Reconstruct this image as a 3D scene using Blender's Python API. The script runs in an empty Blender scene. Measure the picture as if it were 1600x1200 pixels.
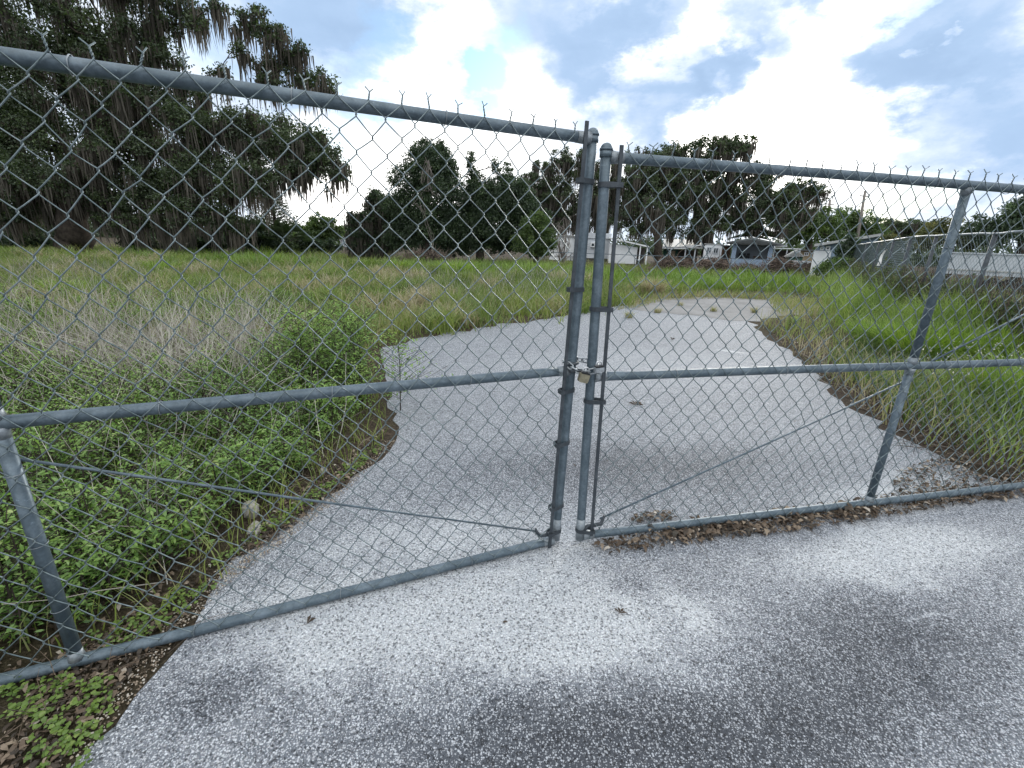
import bpy, math, random
import numpy as np
from mathutils import Matrix, Vector

rng = np.random.default_rng(7)
random.seed(7)
scene = bpy.context.scene
COL = scene.collection

# ------------------------------------------------------------------ camera
FPX, PITCH, ROLL, H = 701.0, math.radians(17.66), math.radians(2.0), 1.465
Fv = np.array([0, math.cos(PITCH), -math.sin(PITCH)])
Uv = np.array([0, math.sin(PITCH), math.cos(PITCH)])
Rv = np.array([1.0, 0, 0])
R2 = Rv * math.cos(ROLL) + Uv * math.sin(ROLL)
U2 = -Rv * math.sin(ROLL) + Uv * math.cos(ROLL)
cam_d = bpy.data.cameras.new('camera')
cam_d.sensor_width = 36.0
cam_d.lens = FPX / 1600 * 36.0
cam_d.clip_start, cam_d.clip_end = 0.02, 2000
cam = bpy.data.objects.new('camera', cam_d)
COL.objects.link(cam)
cam.matrix_world = Matrix(((R2[0], U2[0], -Fv[0], 0), (R2[1], U2[1], -Fv[1], 0), (R2[2], U2[2], -Fv[2], H), (0, 0, 0, 1)))
scene.camera = cam


def ray(x, y):
    return Fv + R2 * (x - 800) / FPX - U2 * (y - 600) / FPX


def G(x, y, z=0.0):                       # photograph position -> point on the ground
    d = ray(x, y)
    return d * ((z - H) / d[2]) + np.array([0, 0, H])


def P(x, y, D):                           # photograph position -> point at distance D north
    d = ray(x, y)
    return d * (D / d[1]) + np.array([0, 0, H])


# ------------------------------------------------------------------ world, sun, exposure
sd = ray(1205, 120)
sd = sd / np.linalg.norm(sd)
SUN_EL = math.asin(sd[2])
SUN_AZ = math.atan2(sd[0], sd[1])
world = bpy.data.worlds.new('World')
scene.world = world
world.use_nodes = True
wt = world.node_tree
for n in list(wt.nodes):
    wt.nodes.remove(n)


def wn(t, **kw):
    n = wt.nodes.new(t)
    for k, v in kw.items():
        setattr(n, k, v)
    return n


def wmath(op, a, b=None, clamp=False):
    n = wn('ShaderNodeMath', operation=op, use_clamp=clamp)
    for i, v in enumerate((a, b)):
        if v is None:
            continue
        if isinstance(v, (int, float)):
            n.inputs[i].default_value = v
        else:
            wt.links.new(v, n.inputs[i])
    return n.outputs[0]


w_out = wn('ShaderNodeOutputWorld')
w_bg = wn('ShaderNodeBackground')
w_bg.inputs['Strength'].default_value = 0.1
wt.links.new(w_bg.outputs[0], w_out.inputs[0])
w_sky = wn('ShaderNodeTexSky', sky_type='NISHITA', sun_disc=False, sun_elevation=SUN_EL, sun_rotation=SUN_AZ)
w_sky.air_density, w_sky.dust_density, w_sky.ozone_density = 1.0, 0.6, 2.0
w_tc = wn('ShaderNodeTexCoord')
w_n1 = wn('ShaderNodeTexNoise')
w_n1.inputs['Scale'].default_value, w_n1.inputs['Detail'].default_value, w_n1.inputs['Roughness'].default_value = 4.2, 9.0, 0.62
w_map = wn('ShaderNodeMapping')
w_map.inputs['Scale'].default_value = (1, 1, 1.9)
w_map.inputs['Location'].default_value = (3.1, 1.7, 0.4)
wt.links.new(w_tc.outputs['Generated'], w_map.inputs[0])
wt.links.new(w_map.outputs[0], w_n1.inputs['Vector'])
# warp the direction by the noise so that the clouds' big shapes get ragged edges
w_sub = wn('ShaderNodeVectorMath', operation='SUBTRACT')
w_sub.inputs[1].default_value = (0.5, 0.5, 0.5)
wt.links.new(w_n1.outputs['Color'], w_sub.inputs[0])
w_sc = wn('ShaderNodeVectorMath', operation='SCALE')
w_sc.inputs['Scale'].default_value = 0.36
wt.links.new(w_sub.outputs[0], w_sc.inputs[0])
w_add = wn('ShaderNodeVectorMath', operation='ADD')
wt.links.new(w_tc.outputs['Generated'], w_add.inputs[0])
wt.links.new(w_sc.outputs[0], w_add.inputs[1])
w_nrm = wn('ShaderNodeVectorMath', operation='NORMALIZE')
wt.links.new(w_add.outputs[0], w_nrm.inputs[0])


def wblob(px, py, rpx, weight):
    d = ray(px, py)
    d = d / np.linalg.norm(d)
    e = ray(px + rpx, py)
    e = e / np.linalg.norm(e)
    cosr = float(np.dot(d, e))
    n = wn('ShaderNodeVectorMath', operation='DOT_PRODUCT')
    n.inputs[1].default_value = tuple(d)
    wt.links.new(w_nrm.outputs[0], n.inputs[0])
    m = wn('ShaderNodeMapRange', interpolation_type='SMOOTHSTEP')
    m.inputs['From Min'].default_value = cosr
    m.inputs['From Max'].default_value = 1.0
    m.inputs['To Min'].default_value = 0.0
    m.inputs['To Max'].default_value = weight
    wt.links.new(n.outputs['Value'], m.inputs['Value'])
    return m.outputs['Result']


CLOUD = [  # where the cloud is bright (+) or grey (-)
    (680, 50, 100, .75), (830, 130, 90, .5), (1005, 130, 45, .45), (1045, 70, 45, .5), (1090, 25, 45, .4), (1200, 150, 190, .95), (1180, 60, 60, .4),
    (1210, 230, 150, .8), (1110, 250, 110, .5), (620, 290, 200, .45), (500, 330, 160, .4), (960, 215, 70, .5), (760, 230, 150, .45),
    (1280, 20, 45, .45), (1330, 255, 90, .4), (1447, 100, 26, .6), (1390, 300, 120, .25),
    (560, 45, 140, -.7), (430, 40, 130, -.4), (860, 45, 130, -.55), (940, 100, 110, -.5), (1010, 50, 90, -.35), (960, 180, 70, -.4), (1090, 130, 85, -.8), (1140, 75, 80, -.65), (1210, 25, 70, -.6),
    (1025, 195, 75, -.6), (1440, 60, 210, -.38), (1500, 180, 230, -.42), (1390, 160, 110, -.38), (1590, 240, 140, -.3), (1340, 100, 60, -.4)]
HOLES = [(745, 90, 95, 1.1), (700, 150, 80, .6), (590, 110, 60, .55), (330, 60, 110, .45), (800, 20, 50, .4), (1350, 20, 70, .4), (540, 190, 60, .5), (1400, 320, 80, .4)]
val = wmath('MULTIPLY_ADD', w_n1.outputs['Fac'], 1.5)
val.node.inputs[2].default_value = -0.26
w_n2 = wn('ShaderNodeTexNoise')
w_n2.inputs['Scale'].default_value, w_n2.inputs['Detail'].default_value, w_n2.inputs['Distortion'].default_value = 9.0, 5.0, 1.2
wt.links.new(w_map.outputs[0], w_n2.inputs['Vector'])
val = wmath('ADD', val, wmath('MULTIPLY_ADD', w_n2.outputs['Fac'], 0.55))
val.node.inputs[1].links[0].from_node.inputs[2].default_value = -0.275
# extra brightness added to the unseen sky overhead and behind, as fill light
w_dot = wn('ShaderNodeVectorMath', operation='DOT_PRODUCT')
w_dot.inputs[1].default_value = (0.0, -0.42, 0.907)
wt.links.new(w_tc.outputs['Generated'], w_dot.inputs[0])
w_mr = wn('ShaderNodeMapRange', interpolation_type='SMOOTHSTEP')
w_mr.inputs['From Min'].default_value, w_mr.inputs['From Max'].default_value = 0.55, 0.9
w_mr.inputs['To Max'].default_value = 0.6
wt.links.new(w_dot.outputs['Value'], w_mr.inputs['Value'])
val = wmath('ADD', val, w_mr.outputs['Result'])
for b in CLOUD:
    val = wmath('ADD', val, wblob(*b))
w_ramp = wn('ShaderNodeValToRGB')
cr = w_ramp.color_ramp
cr.elements[0].position, cr.elements[0].color = 0.0, (2.5, 3.5, 5.0, 1)
cr.elements[1].position, cr.elements[1].color = 1.0, (30, 29, 27.5, 1)
for p_, c_ in ((0.20, (2.8, 3.85, 5.4, 1)), (0.34, (3.7, 4.6, 6.0, 1)), (0.45, (5.0, 5.7, 6.7, 1)), (0.53, (6.4, 7.0, 7.9, 1)), (0.61, (8.6, 8.9, 9.2, 1)), (0.76, (12.5, 12.5, 12.4, 1))):
    el = cr.elements.new(p_)
    el.color = c_
wt.links.new(wmath('MULTIPLY_ADD', val, 0.43), w_ramp.inputs[0])
w_ramp.inputs[0].links[0].from_node.inputs[2].default_value = 0.265
hole = None
for b in HOLES:
    o = wblob(*b)
    hole = o if hole is None else wmath('ADD', hole, o)
hole = wmath('MULTIPLY', hole, 0.75, True)
w_skyb = wn('ShaderNodeVectorMath', operation='MULTIPLY')
w_skyb.inputs[1].default_value = (1.15, 1.3, 1.35)
wt.links.new(w_sky.outputs[0], w_skyb.inputs[0])
w_mix = wn('ShaderNodeMix', data_type='RGBA')
wt.links.new(hole, w_mix.inputs[0])
wt.links.new(w_ramp.outputs[0], w_mix.inputs[6])
wt.links.new(w_skyb.outputs[0], w_mix.inputs[7])
wt.links.new(w_mix.outputs[2], w_bg.inputs['Color'])

sun_d = bpy.data.lights.new('sun', 'SUN')
sun_d.energy, sun_d.angle, sun_d.color = 1.0, math.radians(14), (1.0, 0.95, 0.86)
sun = bpy.data.objects.new('sun', sun_d)
COL.objects.link(sun)
sun.rotation_euler = Vector(-sd).to_track_quat('-Z', 'Y').to_euler()
scene.view_settings.view_transform = 'Standard'
scene.view_settings.look = 'None'
scene.view_settings.exposure = 0.80
scene.cycles.use_denoising = True
scene.cycles.max_bounces = 6
scene.cycles.diffuse_bounces = 3
scene.cycles.glossy_bounces = 2
scene.cycles.transmission_bounces = 4


# ------------------------------------------------------------------ object helpers
def tag(o, label=None, cat=None, group=None, kind=None):
    if label: o['label'] = label
    if cat: o['category'] = cat
    if group: o['group'] = group
    if kind: o['kind'] = kind
    return o


def empty(name, loc=(0, 0, 0), rz=0.0, label=None, cat=None, group=None):
    o = bpy.data.objects.new(name, None)
    COL.objects.link(o)
    o.location = [float(v) for v in loc]
    o.rotation_euler = (0, 0, rz)
    o.empty_display_size = 0.1
    return tag(o, label, cat, group)


class MB:
    """collects shapes and links them as one mesh object"""
    def __init__(s):
        s.V, s.F4, s.F3, s.T, s.n = [], [], [], [], 0

    def add(s, V, F4=None, F3=None, tint=0.5):
        V = np.asarray(V, dtype=np.float64).reshape(-1, 3)
        if F4 is not None and len(F4): s.F4.append(np.asarray(F4, dtype=np.int64).reshape(-1, 4) + s.n)
        if F3 is not None and len(F3): s.F3.append(np.asarray(F3, dtype=np.int64).reshape(-1, 3) + s.n)
        s.V.append(V)
        t = np.asarray(tint, dtype=np.float32)
        s.T.append(np.full(len(V), float(t), dtype=np.float32) if t.ndim == 0 else t.reshape(-1))
        s.n += len(V)

    def box(s, x0, x1, y0, y1, z0, z1, tint=.5, rz=0.0, rx=0.0, ry=0.0):
        c = np.array([(x0 + x1) / 2, (y0 + y1) / 2, (z0 + z1) / 2])
        h = np.array([(x1 - x0) / 2, (y1 - y0) / 2, (z1 - z0) / 2])
        sg = np.array([[-1, -1, -1], [1, -1, -1], [1, 1, -1], [-1, 1, -1], [-1, -1, 1], [1, -1, 1], [1, 1, 1], [-1, 1, 1]], float)
        V = sg * h
        if rx or ry or rz:
            M = np.array((Matrix.Rotation(rz, 3, 'Z') @ Matrix.Rotation(ry, 3, 'Y') @ Matrix.Rotation(rx, 3, 'X')))
            V = V @ M.T
        s.add(V + c, [[0, 3, 2, 1], [4, 5, 6, 7], [0, 1, 5, 4], [1, 2, 6, 5], [2, 3, 7, 6], [3, 0, 4, 7]], tint=tint)

    def prism(s, poly, axis, a, b, tint=.5):
        """poly: 2-D outline in the two other axes, extruded along axis 0/1/2 from a to b"""
        n = len(poly)
        V = []
        for w in (a, b):
            for q in poly:
                p = list(q)
                p.insert(axis, w)
                V.append(p)
        F4 = [[i, (i + 1) % n, n + (i + 1) % n, n + i] for i in range(n)]
        F3 = [[0, i + 1, i] for i in range(1, n - 1)] + [[n, n + i, n + i + 1] for i in range(1, n - 1)]
        s.add(V, F4, F3, tint)

    def tube(s, path, r, sides=8, cap=True, tint=.5, closed=False):
        p = np.asarray(path, float)
        n = len(p)
        r = np.broadcast_to(np.asarray(r, float), (n,))
        if closed:
            t = np.roll(p, -1, 0) - np.roll(p, 1, 0)
        else:
            t = np.gradient(p, axis=0)
        t /= np.linalg.norm(t, axis=1)[:, None] + 1e-12
        ref = np.array([0, 0, 1.0]) if abs(t[0][2]) < .9 else np.array([1.0, 0, 0])
        N = []
        cur = ref - t[0] * (ref @ t[0])
        for i in range(n):
            cur = cur - t[i] * (cur @ t[i])
            cur /= np.linalg.norm(cur) + 1e-12
            N.append(cur)
        N = np.array(N)
        B = np.cross(t, N)
        a = np.linspace(0, 2 * math.pi, sides, endpoint=False)
        V = p[:, None, :] + r[:, None, None] * (np.cos(a)[None, :, None] * N[:, None, :] + np.sin(a)[None, :, None] * B[:, None, :])
        i = np.arange(n if closed else n - 1)[:, None]
        j = np.arange(sides)[None, :]
        i2 = (i + 1) % n
        j2 = (j + 1) % sides
        F = np.stack([i * sides + j, i * sides + j2, i2 * sides + j2, i2 * sides + j], -1).reshape(-1, 4)
        V = V.reshape(-1, 3)
        F3 = []
        if cap and not closed:
            V = np.vstack([V, p[0], p[-1]])
            b = n * sides
            F3 = [[b, (k + 1) % sides, k] for k in range(sides)] + [[b + 1, (n - 1) * sides + k, (n - 1) * sides + (k + 1) % sides] for k in range(sides)]
        s.add(V, F, F3, tint)

    def ball(s, c, r, seg=10, rings=6, squash=(1, 1, 1), tint=.5, half=False):
        ph = np.linspace(0 if half else -math.pi / 2, math.pi / 2, rings + 1)
        a = np.linspace(0, 2 * math.pi, seg, endpoint=False)
        V = np.stack([np.cos(ph)[:, None] * np.cos(a), np.cos(ph)[:, None] * np.sin(a), np.repeat(np.sin(ph)[:, None], seg, 1)], -1).reshape(-1, 3)
        V = V * r * np.array(squash) + np.array(c)
        F = [[i * seg + j, i * seg + (j + 1) % seg, (i + 1) * seg + (j + 1) % seg, (i + 1) * seg + j] for i in range(rings) for j in range(seg)]
        s.add(V, F, None, tint)

    def build(s, name, m, parent=None, smooth=False):
        me = bpy.data.meshes.new(name)
        V = np.vstack(s.V).astype(np.float32)
        F4 = np.vstack(s.F4) if s.F4 else np.zeros((0, 4), int)
        F3 = np.vstack(s.F3) if s.F3 else np.zeros((0, 3), int)
        me.vertices.add(len(V))
        me.vertices.foreach_set('co', V.ravel())
        nl = F4.size + F3.size
        me.loops.add(nl)
        me.loops.foreach_set('vertex_index', np.concatenate([F4.ravel(), F3.ravel()]).astype(np.int32))
        npoly = len(F4) + len(F3)
        me.polygons.add(npoly)
        tot = np.concatenate([np.full(len(F4), 4), np.full(len(F3), 3)]).astype(np.int32)
        st = np.concatenate([[0], np.cumsum(tot)[:-1]]).astype(np.int32)
        me.polygons.foreach_set('loop_start', st)
        me.polygons.foreach_set('loop_total', tot)
        me.polygons.foreach_set('use_smooth', np.full(npoly, smooth, dtype=bool))
        at = me.attributes.new('tint', 'FLOAT', 'POINT')
        at.data.foreach_set('value', np.concatenate(s.T))
        me.update(calc_edges=True)
        if m is not None:
            me.materials.append(m)
        o = bpy.data.objects.new(name, me)
        COL.objects.link(o)
        if parent is not None:
            o.parent = parent
        return o


def copy_tree(o, parent=None):
    c = o.copy()
    COL.objects.link(c)
    if parent is not None:
        c.parent = parent
    for ch in list(o.children):
        copy_tree(ch, c)
    return c


# ------------------------------------------------------------------ materials
def new_mat(name):
    m = bpy.data.materials.new(name)
    m.use_nodes = True
    nt = m.node_tree
    return m, nt, nt.nodes['Principled BSDF'], nt.nodes['Material Output']


def noise(nt, vec, scale, detail=5, rough=.55):
    n = nt.nodes.new('ShaderNodeTexNoise')
    n.inputs['Scale'].default_value = scale
    n.inputs['Detail'].default_value = detail
    n.inputs['Roughness'].default_value = rough
    if vec is not None: nt.links.new(vec, n.inputs['Vector'])
    return n


def ramp(nt, fac, stops):
    r = nt.nodes.new('ShaderNodeValToRGB')
    e = r.color_ramp.elements
    e[0].position, e[0].color = stops[0][0], (*stops[0][1], 1)
    e[1].position, e[1].color = stops[-1][0], (*stops[-1][1], 1)
    for p_, c_ in stops[1:-1]:
        k = e.new(p_)
        k.color = (*c_, 1)
    if fac is not None: nt.links.new(fac, r.inputs[0])
    return r


def mix(nt, fac, a, b, kind='MIX'):
    n = nt.nodes.new('ShaderNodeMix')
    n.data_type = 'RGBA'
    n.blend_type = kind
    for idx, v in ((0, fac), (6, a), (7, b)):
        if hasattr(v, 'links'):
            nt.links.new(v, n.inputs[idx])
        elif idx == 0:
            n.inputs[0].default_value = v
        else:
            n.inputs[idx].default_value = (*v, 1)
    return n.outputs[2]


def nmath(nt, op, a, b=0.0, c=0.0, clamp=False):
    n = nt.nodes.new('ShaderNodeMath')
    n.operation = op
    n.use_clamp = clamp
    for i, v in enumerate((a, b, c)):
        if hasattr(v, 'links'):
            nt.links.new(v, n.inputs[i])
        else:
            n.inputs[i].default_value = v
    return n.outputs[0]


def bump(nt, bsdf, height, strength, dist=.01):
    b = nt.nodes.new('ShaderNodeBump')
    b.inputs['Strength'].default_value = strength
    b.inputs['Distance'].default_value = dist
    nt.links.new(height, b.inputs['Height'])
    nt.links.new(b.outputs[0], bsdf.inputs['Normal'])


def coords(nt):
    return nt.nodes.new('ShaderNodeTexCoord').outputs['Object']


def plain(name, c, rough=.7, metal=0.0, vary=.25, scale=6.0, spec=.3, bumps=0.0):
    """a surface with worn, slightly uneven colour"""
    m, nt, b, _ = new_mat(name)
    v = coords(nt)
    n = noise(nt, v, scale, 6, .65)
    lo = tuple(x * (1 - vary) for x in c)
    hi = tuple(min(1, x * (1 + vary)) for x in c)
    r = ramp(nt, n.outputs['Fac'], [(.3, lo), (.7, hi)])
    nt.links.new(r.outputs[0], b.inputs['Base Color'])
    b.inputs['Roughness'].default_value = rough
    b.inputs['Metallic'].default_value = metal
    b.inputs['Specular IOR Level'].default_value = spec
    if bumps: bump(nt, b, n.outputs['Fac'], bumps)
    return m


def leafy(name, stops, trans=.4, rough=.55, gloss=.06):
    """leaves and blades: colour by each leaf's own tint, part of the light passes through"""
    m, nt, b, out = new_mat(name)
    nt.nodes.remove(b)
    at = nt.nodes.new('ShaderNodeAttribute')
    at.attribute_name = 'tint'
    r = ramp(nt, at.outputs['Fac'], stops)
    d = nt.nodes.new('ShaderNodeBsdfDiffuse')
    t = nt.nodes.new('ShaderNodeBsdfTranslucent')
    g = nt.nodes.new('ShaderNodeBsdfGlossy')
    g.inputs['Roughness'].default_value = rough
    g.inputs['Color'].default_value = (.8, .85, .8, 1)
    hs = nt.nodes.new('ShaderNodeHueSaturation')
    hs.inputs['Saturation'].default_value = 1.12
    hs.inputs['Value'].default_value = 1.15
    nt.links.new(r.outputs[0], d.inputs['Color'])
    nt.links.new(r.outputs[0], hs.inputs['Color'])
    nt.links.new(hs.outputs[0], t.inputs['Color'])
    m1 = nt.nodes.new('ShaderNodeMixShader')
    m1.inputs[0].default_value = trans
    nt.links.new(d.outputs[0], m1.inputs[1])
    nt.links.new(t.outputs[0], m1.inputs[2])
    m2 = nt.nodes.new('ShaderNodeMixShader')
    m2.inputs[0].default_value = gloss
    nt.links.new(m1.outputs[0], m2.inputs[1])
    nt.links.new(g.outputs[0], m2.inputs[2])
    nt.links.new(m2.outputs[0], out.inputs['Surface'])
    return m


M = {}


def galvanised(name, c0, c1, metal=.55, rough=.45):
    m, nt, b, _ = new_mat(name)
    v = coords(nt)
    n = noise(nt, v, 14, 8, .7)
    n2 = noise(nt, v, 95, 3, .6)
    r = ramp(nt, n.outputs['Fac'], [(.30, tuple(x * .85 for x in c0)), (.45, c0), (.58, c1), (.70, tuple(min(1, x * 1.15) for x in c1)), (.80, tuple(min(1, x * 1.6) for x in c1))])
    r2 = ramp(nt, n2.outputs['Fac'], [(.33, (.8, .8, .8)), (.67, (1.1, 1.1, 1.1))])
    sm = nt.nodes.new('ShaderNodeMapping')
    sm.inputs['Scale'].default_value = (1, 1, 2.2)
    sm.inputs['Rotation'].default_value = (.5, .3, .2)
    nt.links.new(v, sm.inputs[0])
    n3 = noise(nt, sm.outputs[0], 21, 12, .82)
    r3 = ramp(nt, n3.outputs['Fac'], [(.59, (0, 0, 0)), (.69, (.55, .55, .55))])         # pale scuffs and lime marks
    base = mix(nt, 1.0, r.outputs[0], r2.outputs[0], 'MULTIPLY')
    nt.links.new(mix(nt, r3.outputs[0], base, tuple(min(1, x * 2.3) for x in c1)), b.inputs['Base Color'])
    b.inputs['Metallic'].default_value = metal
    rr = ramp(nt, n2.outputs['Fac'], [(.3, (rough - .08,) * 3), (.7, (rough + .14,) * 3)])
    nt.links.new(rr.outputs[0], b.inputs['Roughness'])
    bump(nt, b, n2.outputs['Fac'], .06, .002)
    return m


M['pipe'] = galvanised('galvanised_pipe', (.095, .13, .155), (.135, .175, .205), .35, .45)
M['wire'] = galvanised('galvanised_wire', (.14, .18, .19), (.215, .26, .27), .55, .36)
M['dark_metal'] = galvanised('weathered_bar', (.05, .06, .07), (.075, .088, .10), .35, .55)
M['zinc'] = galvanised('bright_zinc', (.22, .25, .27), (.31, .34, .36), .5, .45)
M['chain'] = galvanised('chain_zinc', (.30, .33, .35), (.44, .47, .49), .6, .38)
M['brass'] = plain('worn_brass', (.34, .31, .22), .42, .75, .3, 60)
M['steel'] = plain('padlock_steel', (.55, .56, .57), .3, .8, .2, 60)
M['black'] = plain('black_rubber', (.02, .02, .022), .5, 0, .2, 30)
M['bark'] = plain('bark', (.05, .042, .034), .95, 0, .5, 5, .1, .6)
M['pale_wood'] = plain('dead_wood', (.20, .18, .16), .9, 0, .3, 9, .1)
M['oak_leaf'] = leafy('oak_leaf', [(0, (.02, .032, .012)), (.5, (.045, .072, .025)), (1, (.10, .145, .045))], .4)
M['dark_leaf'] = leafy('dark_leaf', [(0, (.014, .027, .012)), (.5, (.03, .058, .022)), (1, (.08, .13, .04))], .35)
M['bright_leaf'] = leafy('bright_leaf', [(0, (.035, .065, .015)), (.5, (.075, .13, .028)), (1, (.15, .22, .045))], .45)
M['olive_leaf'] = leafy('olive_leaf', [(0, (.04, .05, .018)), (.5, (.09, .105, .03)), (1, (.19, .18, .055))], .4)
M['vine'] = leafy('vine_leaf', [(0, (.03, .05, .02)), (.5, (.065, .095, .035)), (1, (.15, .17, .06))], .4)
M['moss'] = leafy('spanish_moss', [(0, (.06, .056, .047)), (.5, (.125, .115, .097)), (1, (.22, .205, .175))], .4, .8, .0)
M['grass'] = leafy('field_grass', [(0, (.10, .155, .035)), (.3, (.17, .24, .05)), (.5, (.24, .30, .075)), (.68, (.27, .265, .11)), (.84, (.34, .30, .17)), (1, (.44, .39, .27))], .42, .5, .05)
M['lush'] = leafy('lush_grass', [(0, (.085, .15, .027)), (.5, (.175, .29, .045)), (1, (.33, .42, .095))], .45, .45, .06)
M['verge'] = leafy('verge_blade', [(0, (.04, .075, .022)), (.45, (.095, .155, .04)), (.75, (.20, .30, .065)), (1, (.32, .38, .11))], .42, .5, .05)
M['weed'] = leafy('weed_leaf', [(0, (.06, .12, .032)), (.4, (.15, .27, .062)), (.75, (.26, .41, .095)), (1, (.45, .54, .20))], .4, .45, .05)
M['clover'] = leafy('clover_leaf', [(0, (.08, .14, .025)), (.5, (.15, .24, .04)), (1, (.28, .34, .09))], .35, .45, .05)
M['straw'] = leafy('dry_straw', [(0, (.17, .15, .125)), (.5, (.34, .31, .275)), (1, (.68, .65, .58))], .25, .7, .02)
M['litter'] = leafy('dead_leaf', [(0, (.028, .02, .015)), (.4, (.075, .05, .034)), (.75, (.16, .115, .08)), (.93, (.28, .22, .16)), (1, (.5, .46, .4))], .12, .6, .04)
M['brush'] = leafy('dry_brush', [(0, (.06, .05, .044)), (.5, (.14, .115, .10)), (1, (.26, .20, .16))], .2, .8, .0)
M['white'] = plain('white_siding', (.74, .76, .77), .6, 0, .12, 1.2)
M['grey_white'] = plain('grey_white_siding', (.5, .53, .56), .6, 0, .15, 1.5)
M['blue_wall'] = plain('blue_grey_wall', (.26, .34, .44), .7, 0, .12, 1.5)
M['green_wall'] = plain('dark_green_wall', (.025, .09, .065), .7, 0, .2, 1.5)
M['tan'] = plain('tan_wall', (.36, .29, .19), .8, 0, .15, 1.5)
M['roof'] = plain('roof_sheet', (.42, .43, .42), .55, .2, .2, 2.5)
M['dark_roof'] = plain('dark_roof', (.12, .13, .13), .7, 0, .25, 2.5)
M['shade'] = plain('shade_brown', (.10, .09, .08), .9, 0, .3, 2)  # dark colour stands in for shade in recesses; also a shed door
M['rust'] = plain('rusty_wood', (.16, .095, .06), .9, 0, .4, 4)
M['stone'] = plain('pale_stone', (.36, .34, .31), .9, 0, .3, 12, .2, .5)
M['paper'] = plain('paper', (.8, .8, .78), .8, 0, .06, 20)
M['glass'], _nt, _b, _ = new_mat('window_glass')
_b.inputs['Base Color'].default_value = (.02, .03, .035, 1)
_b.inputs['Roughness'].default_value = .12


# soil / field sheet
m, nt, b, _ = new_mat('soil')
v = coords(nt)
n1 = noise(nt, v, .35, 6, .6)
n2 = noise(nt, v, 48, 10, .8)
c1 = ramp(nt, n2.outputs['Fac'], [(.36, (.02, .015, .011)), (.5, (.06, .046, .035)), (.6, (.11, .09, .07)), (.7, (.22, .19, .16))])
c2 = ramp(nt, n2.outputs['Fac'], [(.36, (.02, .018, .010)), (.5, (.055, .046, .028)), (.66, (.13, .11, .07))])
f = ramp(nt, n1.outputs['Fac'], [(.4, (0, 0, 0)), (.6, (1, 1, 1))])
nt.links.new(mix(nt, f.outputs[0], c1.outputs[0], c2.outputs[0]), b.inputs['Base Color'])
b.inputs['Roughness'].default_value = .95
b.inputs['Specular IOR Level'].default_value = .1
bump(nt, b, n2.outputs['Fac'], .8, .03)
M['soil'] = m

# exposed-aggregate asphalt: pale pebbles in a dark binder, toned paler here and darker there
m, nt, b, _ = new_mat('worn_asphalt')
v = coords(nt)
wob = noise(nt, v, 1.7, 6, .65)
wsub = nt.nodes.new('ShaderNodeVectorMath'); wsub.operation = 'SUBTRACT'
wsub.inputs[1].default_value = (.5, .5, .5)
nt.links.new(wob.outputs['Color'], wsub.inputs[0])
wsc = nt.nodes.new('ShaderNodeVectorMath'); wsc.operation = 'SCALE'
wsc.inputs['Scale'].default_value = .55
nt.links.new(wsub.outputs[0], wsc.inputs[0])
wadd = nt.nodes.new('ShaderNodeVectorMath'); wadd.operation = 'ADD'
nt.links.new(v, wadd.inputs[0]); nt.links.new(wsc.outputs[0], wadd.inputs[1])


def tone_patch(cx, cy, rx, ry, rot, w, inner=.35):
    """an oval patch on the ground that shifts the tone, metres"""
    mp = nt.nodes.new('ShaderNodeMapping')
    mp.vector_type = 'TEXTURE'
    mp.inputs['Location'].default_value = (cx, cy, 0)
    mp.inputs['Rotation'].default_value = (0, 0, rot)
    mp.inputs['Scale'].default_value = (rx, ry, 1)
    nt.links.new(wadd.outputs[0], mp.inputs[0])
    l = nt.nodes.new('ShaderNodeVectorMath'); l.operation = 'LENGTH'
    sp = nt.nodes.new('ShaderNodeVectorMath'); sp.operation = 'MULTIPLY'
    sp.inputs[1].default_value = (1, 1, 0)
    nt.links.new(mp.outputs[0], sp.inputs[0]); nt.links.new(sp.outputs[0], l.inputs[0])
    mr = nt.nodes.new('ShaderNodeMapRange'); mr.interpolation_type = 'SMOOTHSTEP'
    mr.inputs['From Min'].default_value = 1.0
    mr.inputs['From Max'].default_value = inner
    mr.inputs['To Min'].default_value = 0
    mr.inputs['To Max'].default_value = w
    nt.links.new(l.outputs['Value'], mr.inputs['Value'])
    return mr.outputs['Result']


def ground_tone(px0, py0, px1, py1, half, w, inner=.3):
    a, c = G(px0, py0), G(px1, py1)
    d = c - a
    return tone_patch((a[0] + c[0]) / 2, (a[1] + c[1]) / 2, np.linalg.norm(d[:2]) / 2, half, math.atan2(d[1], d[0]), w, inner)


TONE_PATCHES = [ground_tone(180, 960, 1250, 960, .42, .62), ground_tone(560, 900, 1000, 830, .45, .35), ground_tone(640, 1010, 1120, 940, .22, .35), ground_tone(1120, 900, 1620, 830, .28, .55),
          ground_tone(1010, 880, 1140, 1000, .09, .45, .1), ground_tone(1250, 800, 1560, 745, .3, .55), ground_tone(420, 880, 800, 800, .25, .3),
          ground_tone(520, 745, 1400, 715, .62, -.40, .0), ground_tone(300, 1190, 1650, 1150, .34, -.5, .1), ground_tone(1000, 1080, 1700, 980, .42, -.42, .1), ground_tone(900, 870, 1120, 1010, .2, -.3), ground_tone(180, 1150, 480, 1010, .16, -.25),
          ground_tone(600, 590, 1290, 560, 1.3, .12), ground_tone(900, 490, 1170, 490, 3.0, .04), ground_tone(1100, 545, 1180, 552, .12, .45), ground_tone(1400, 975, 1540, 962, .02, .3)]
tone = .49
for s_ in TONE_PATCHES:
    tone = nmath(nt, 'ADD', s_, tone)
nf = noise(nt, v, 8.0, 9, .7)
tone = nmath(nt, 'ADD', tone, nmath(nt, 'MULTIPLY_ADD', nf.outputs['Fac'], .55, -.275))
tone = nmath(nt, 'ADD', tone, 0.0, clamp=True)
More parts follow.
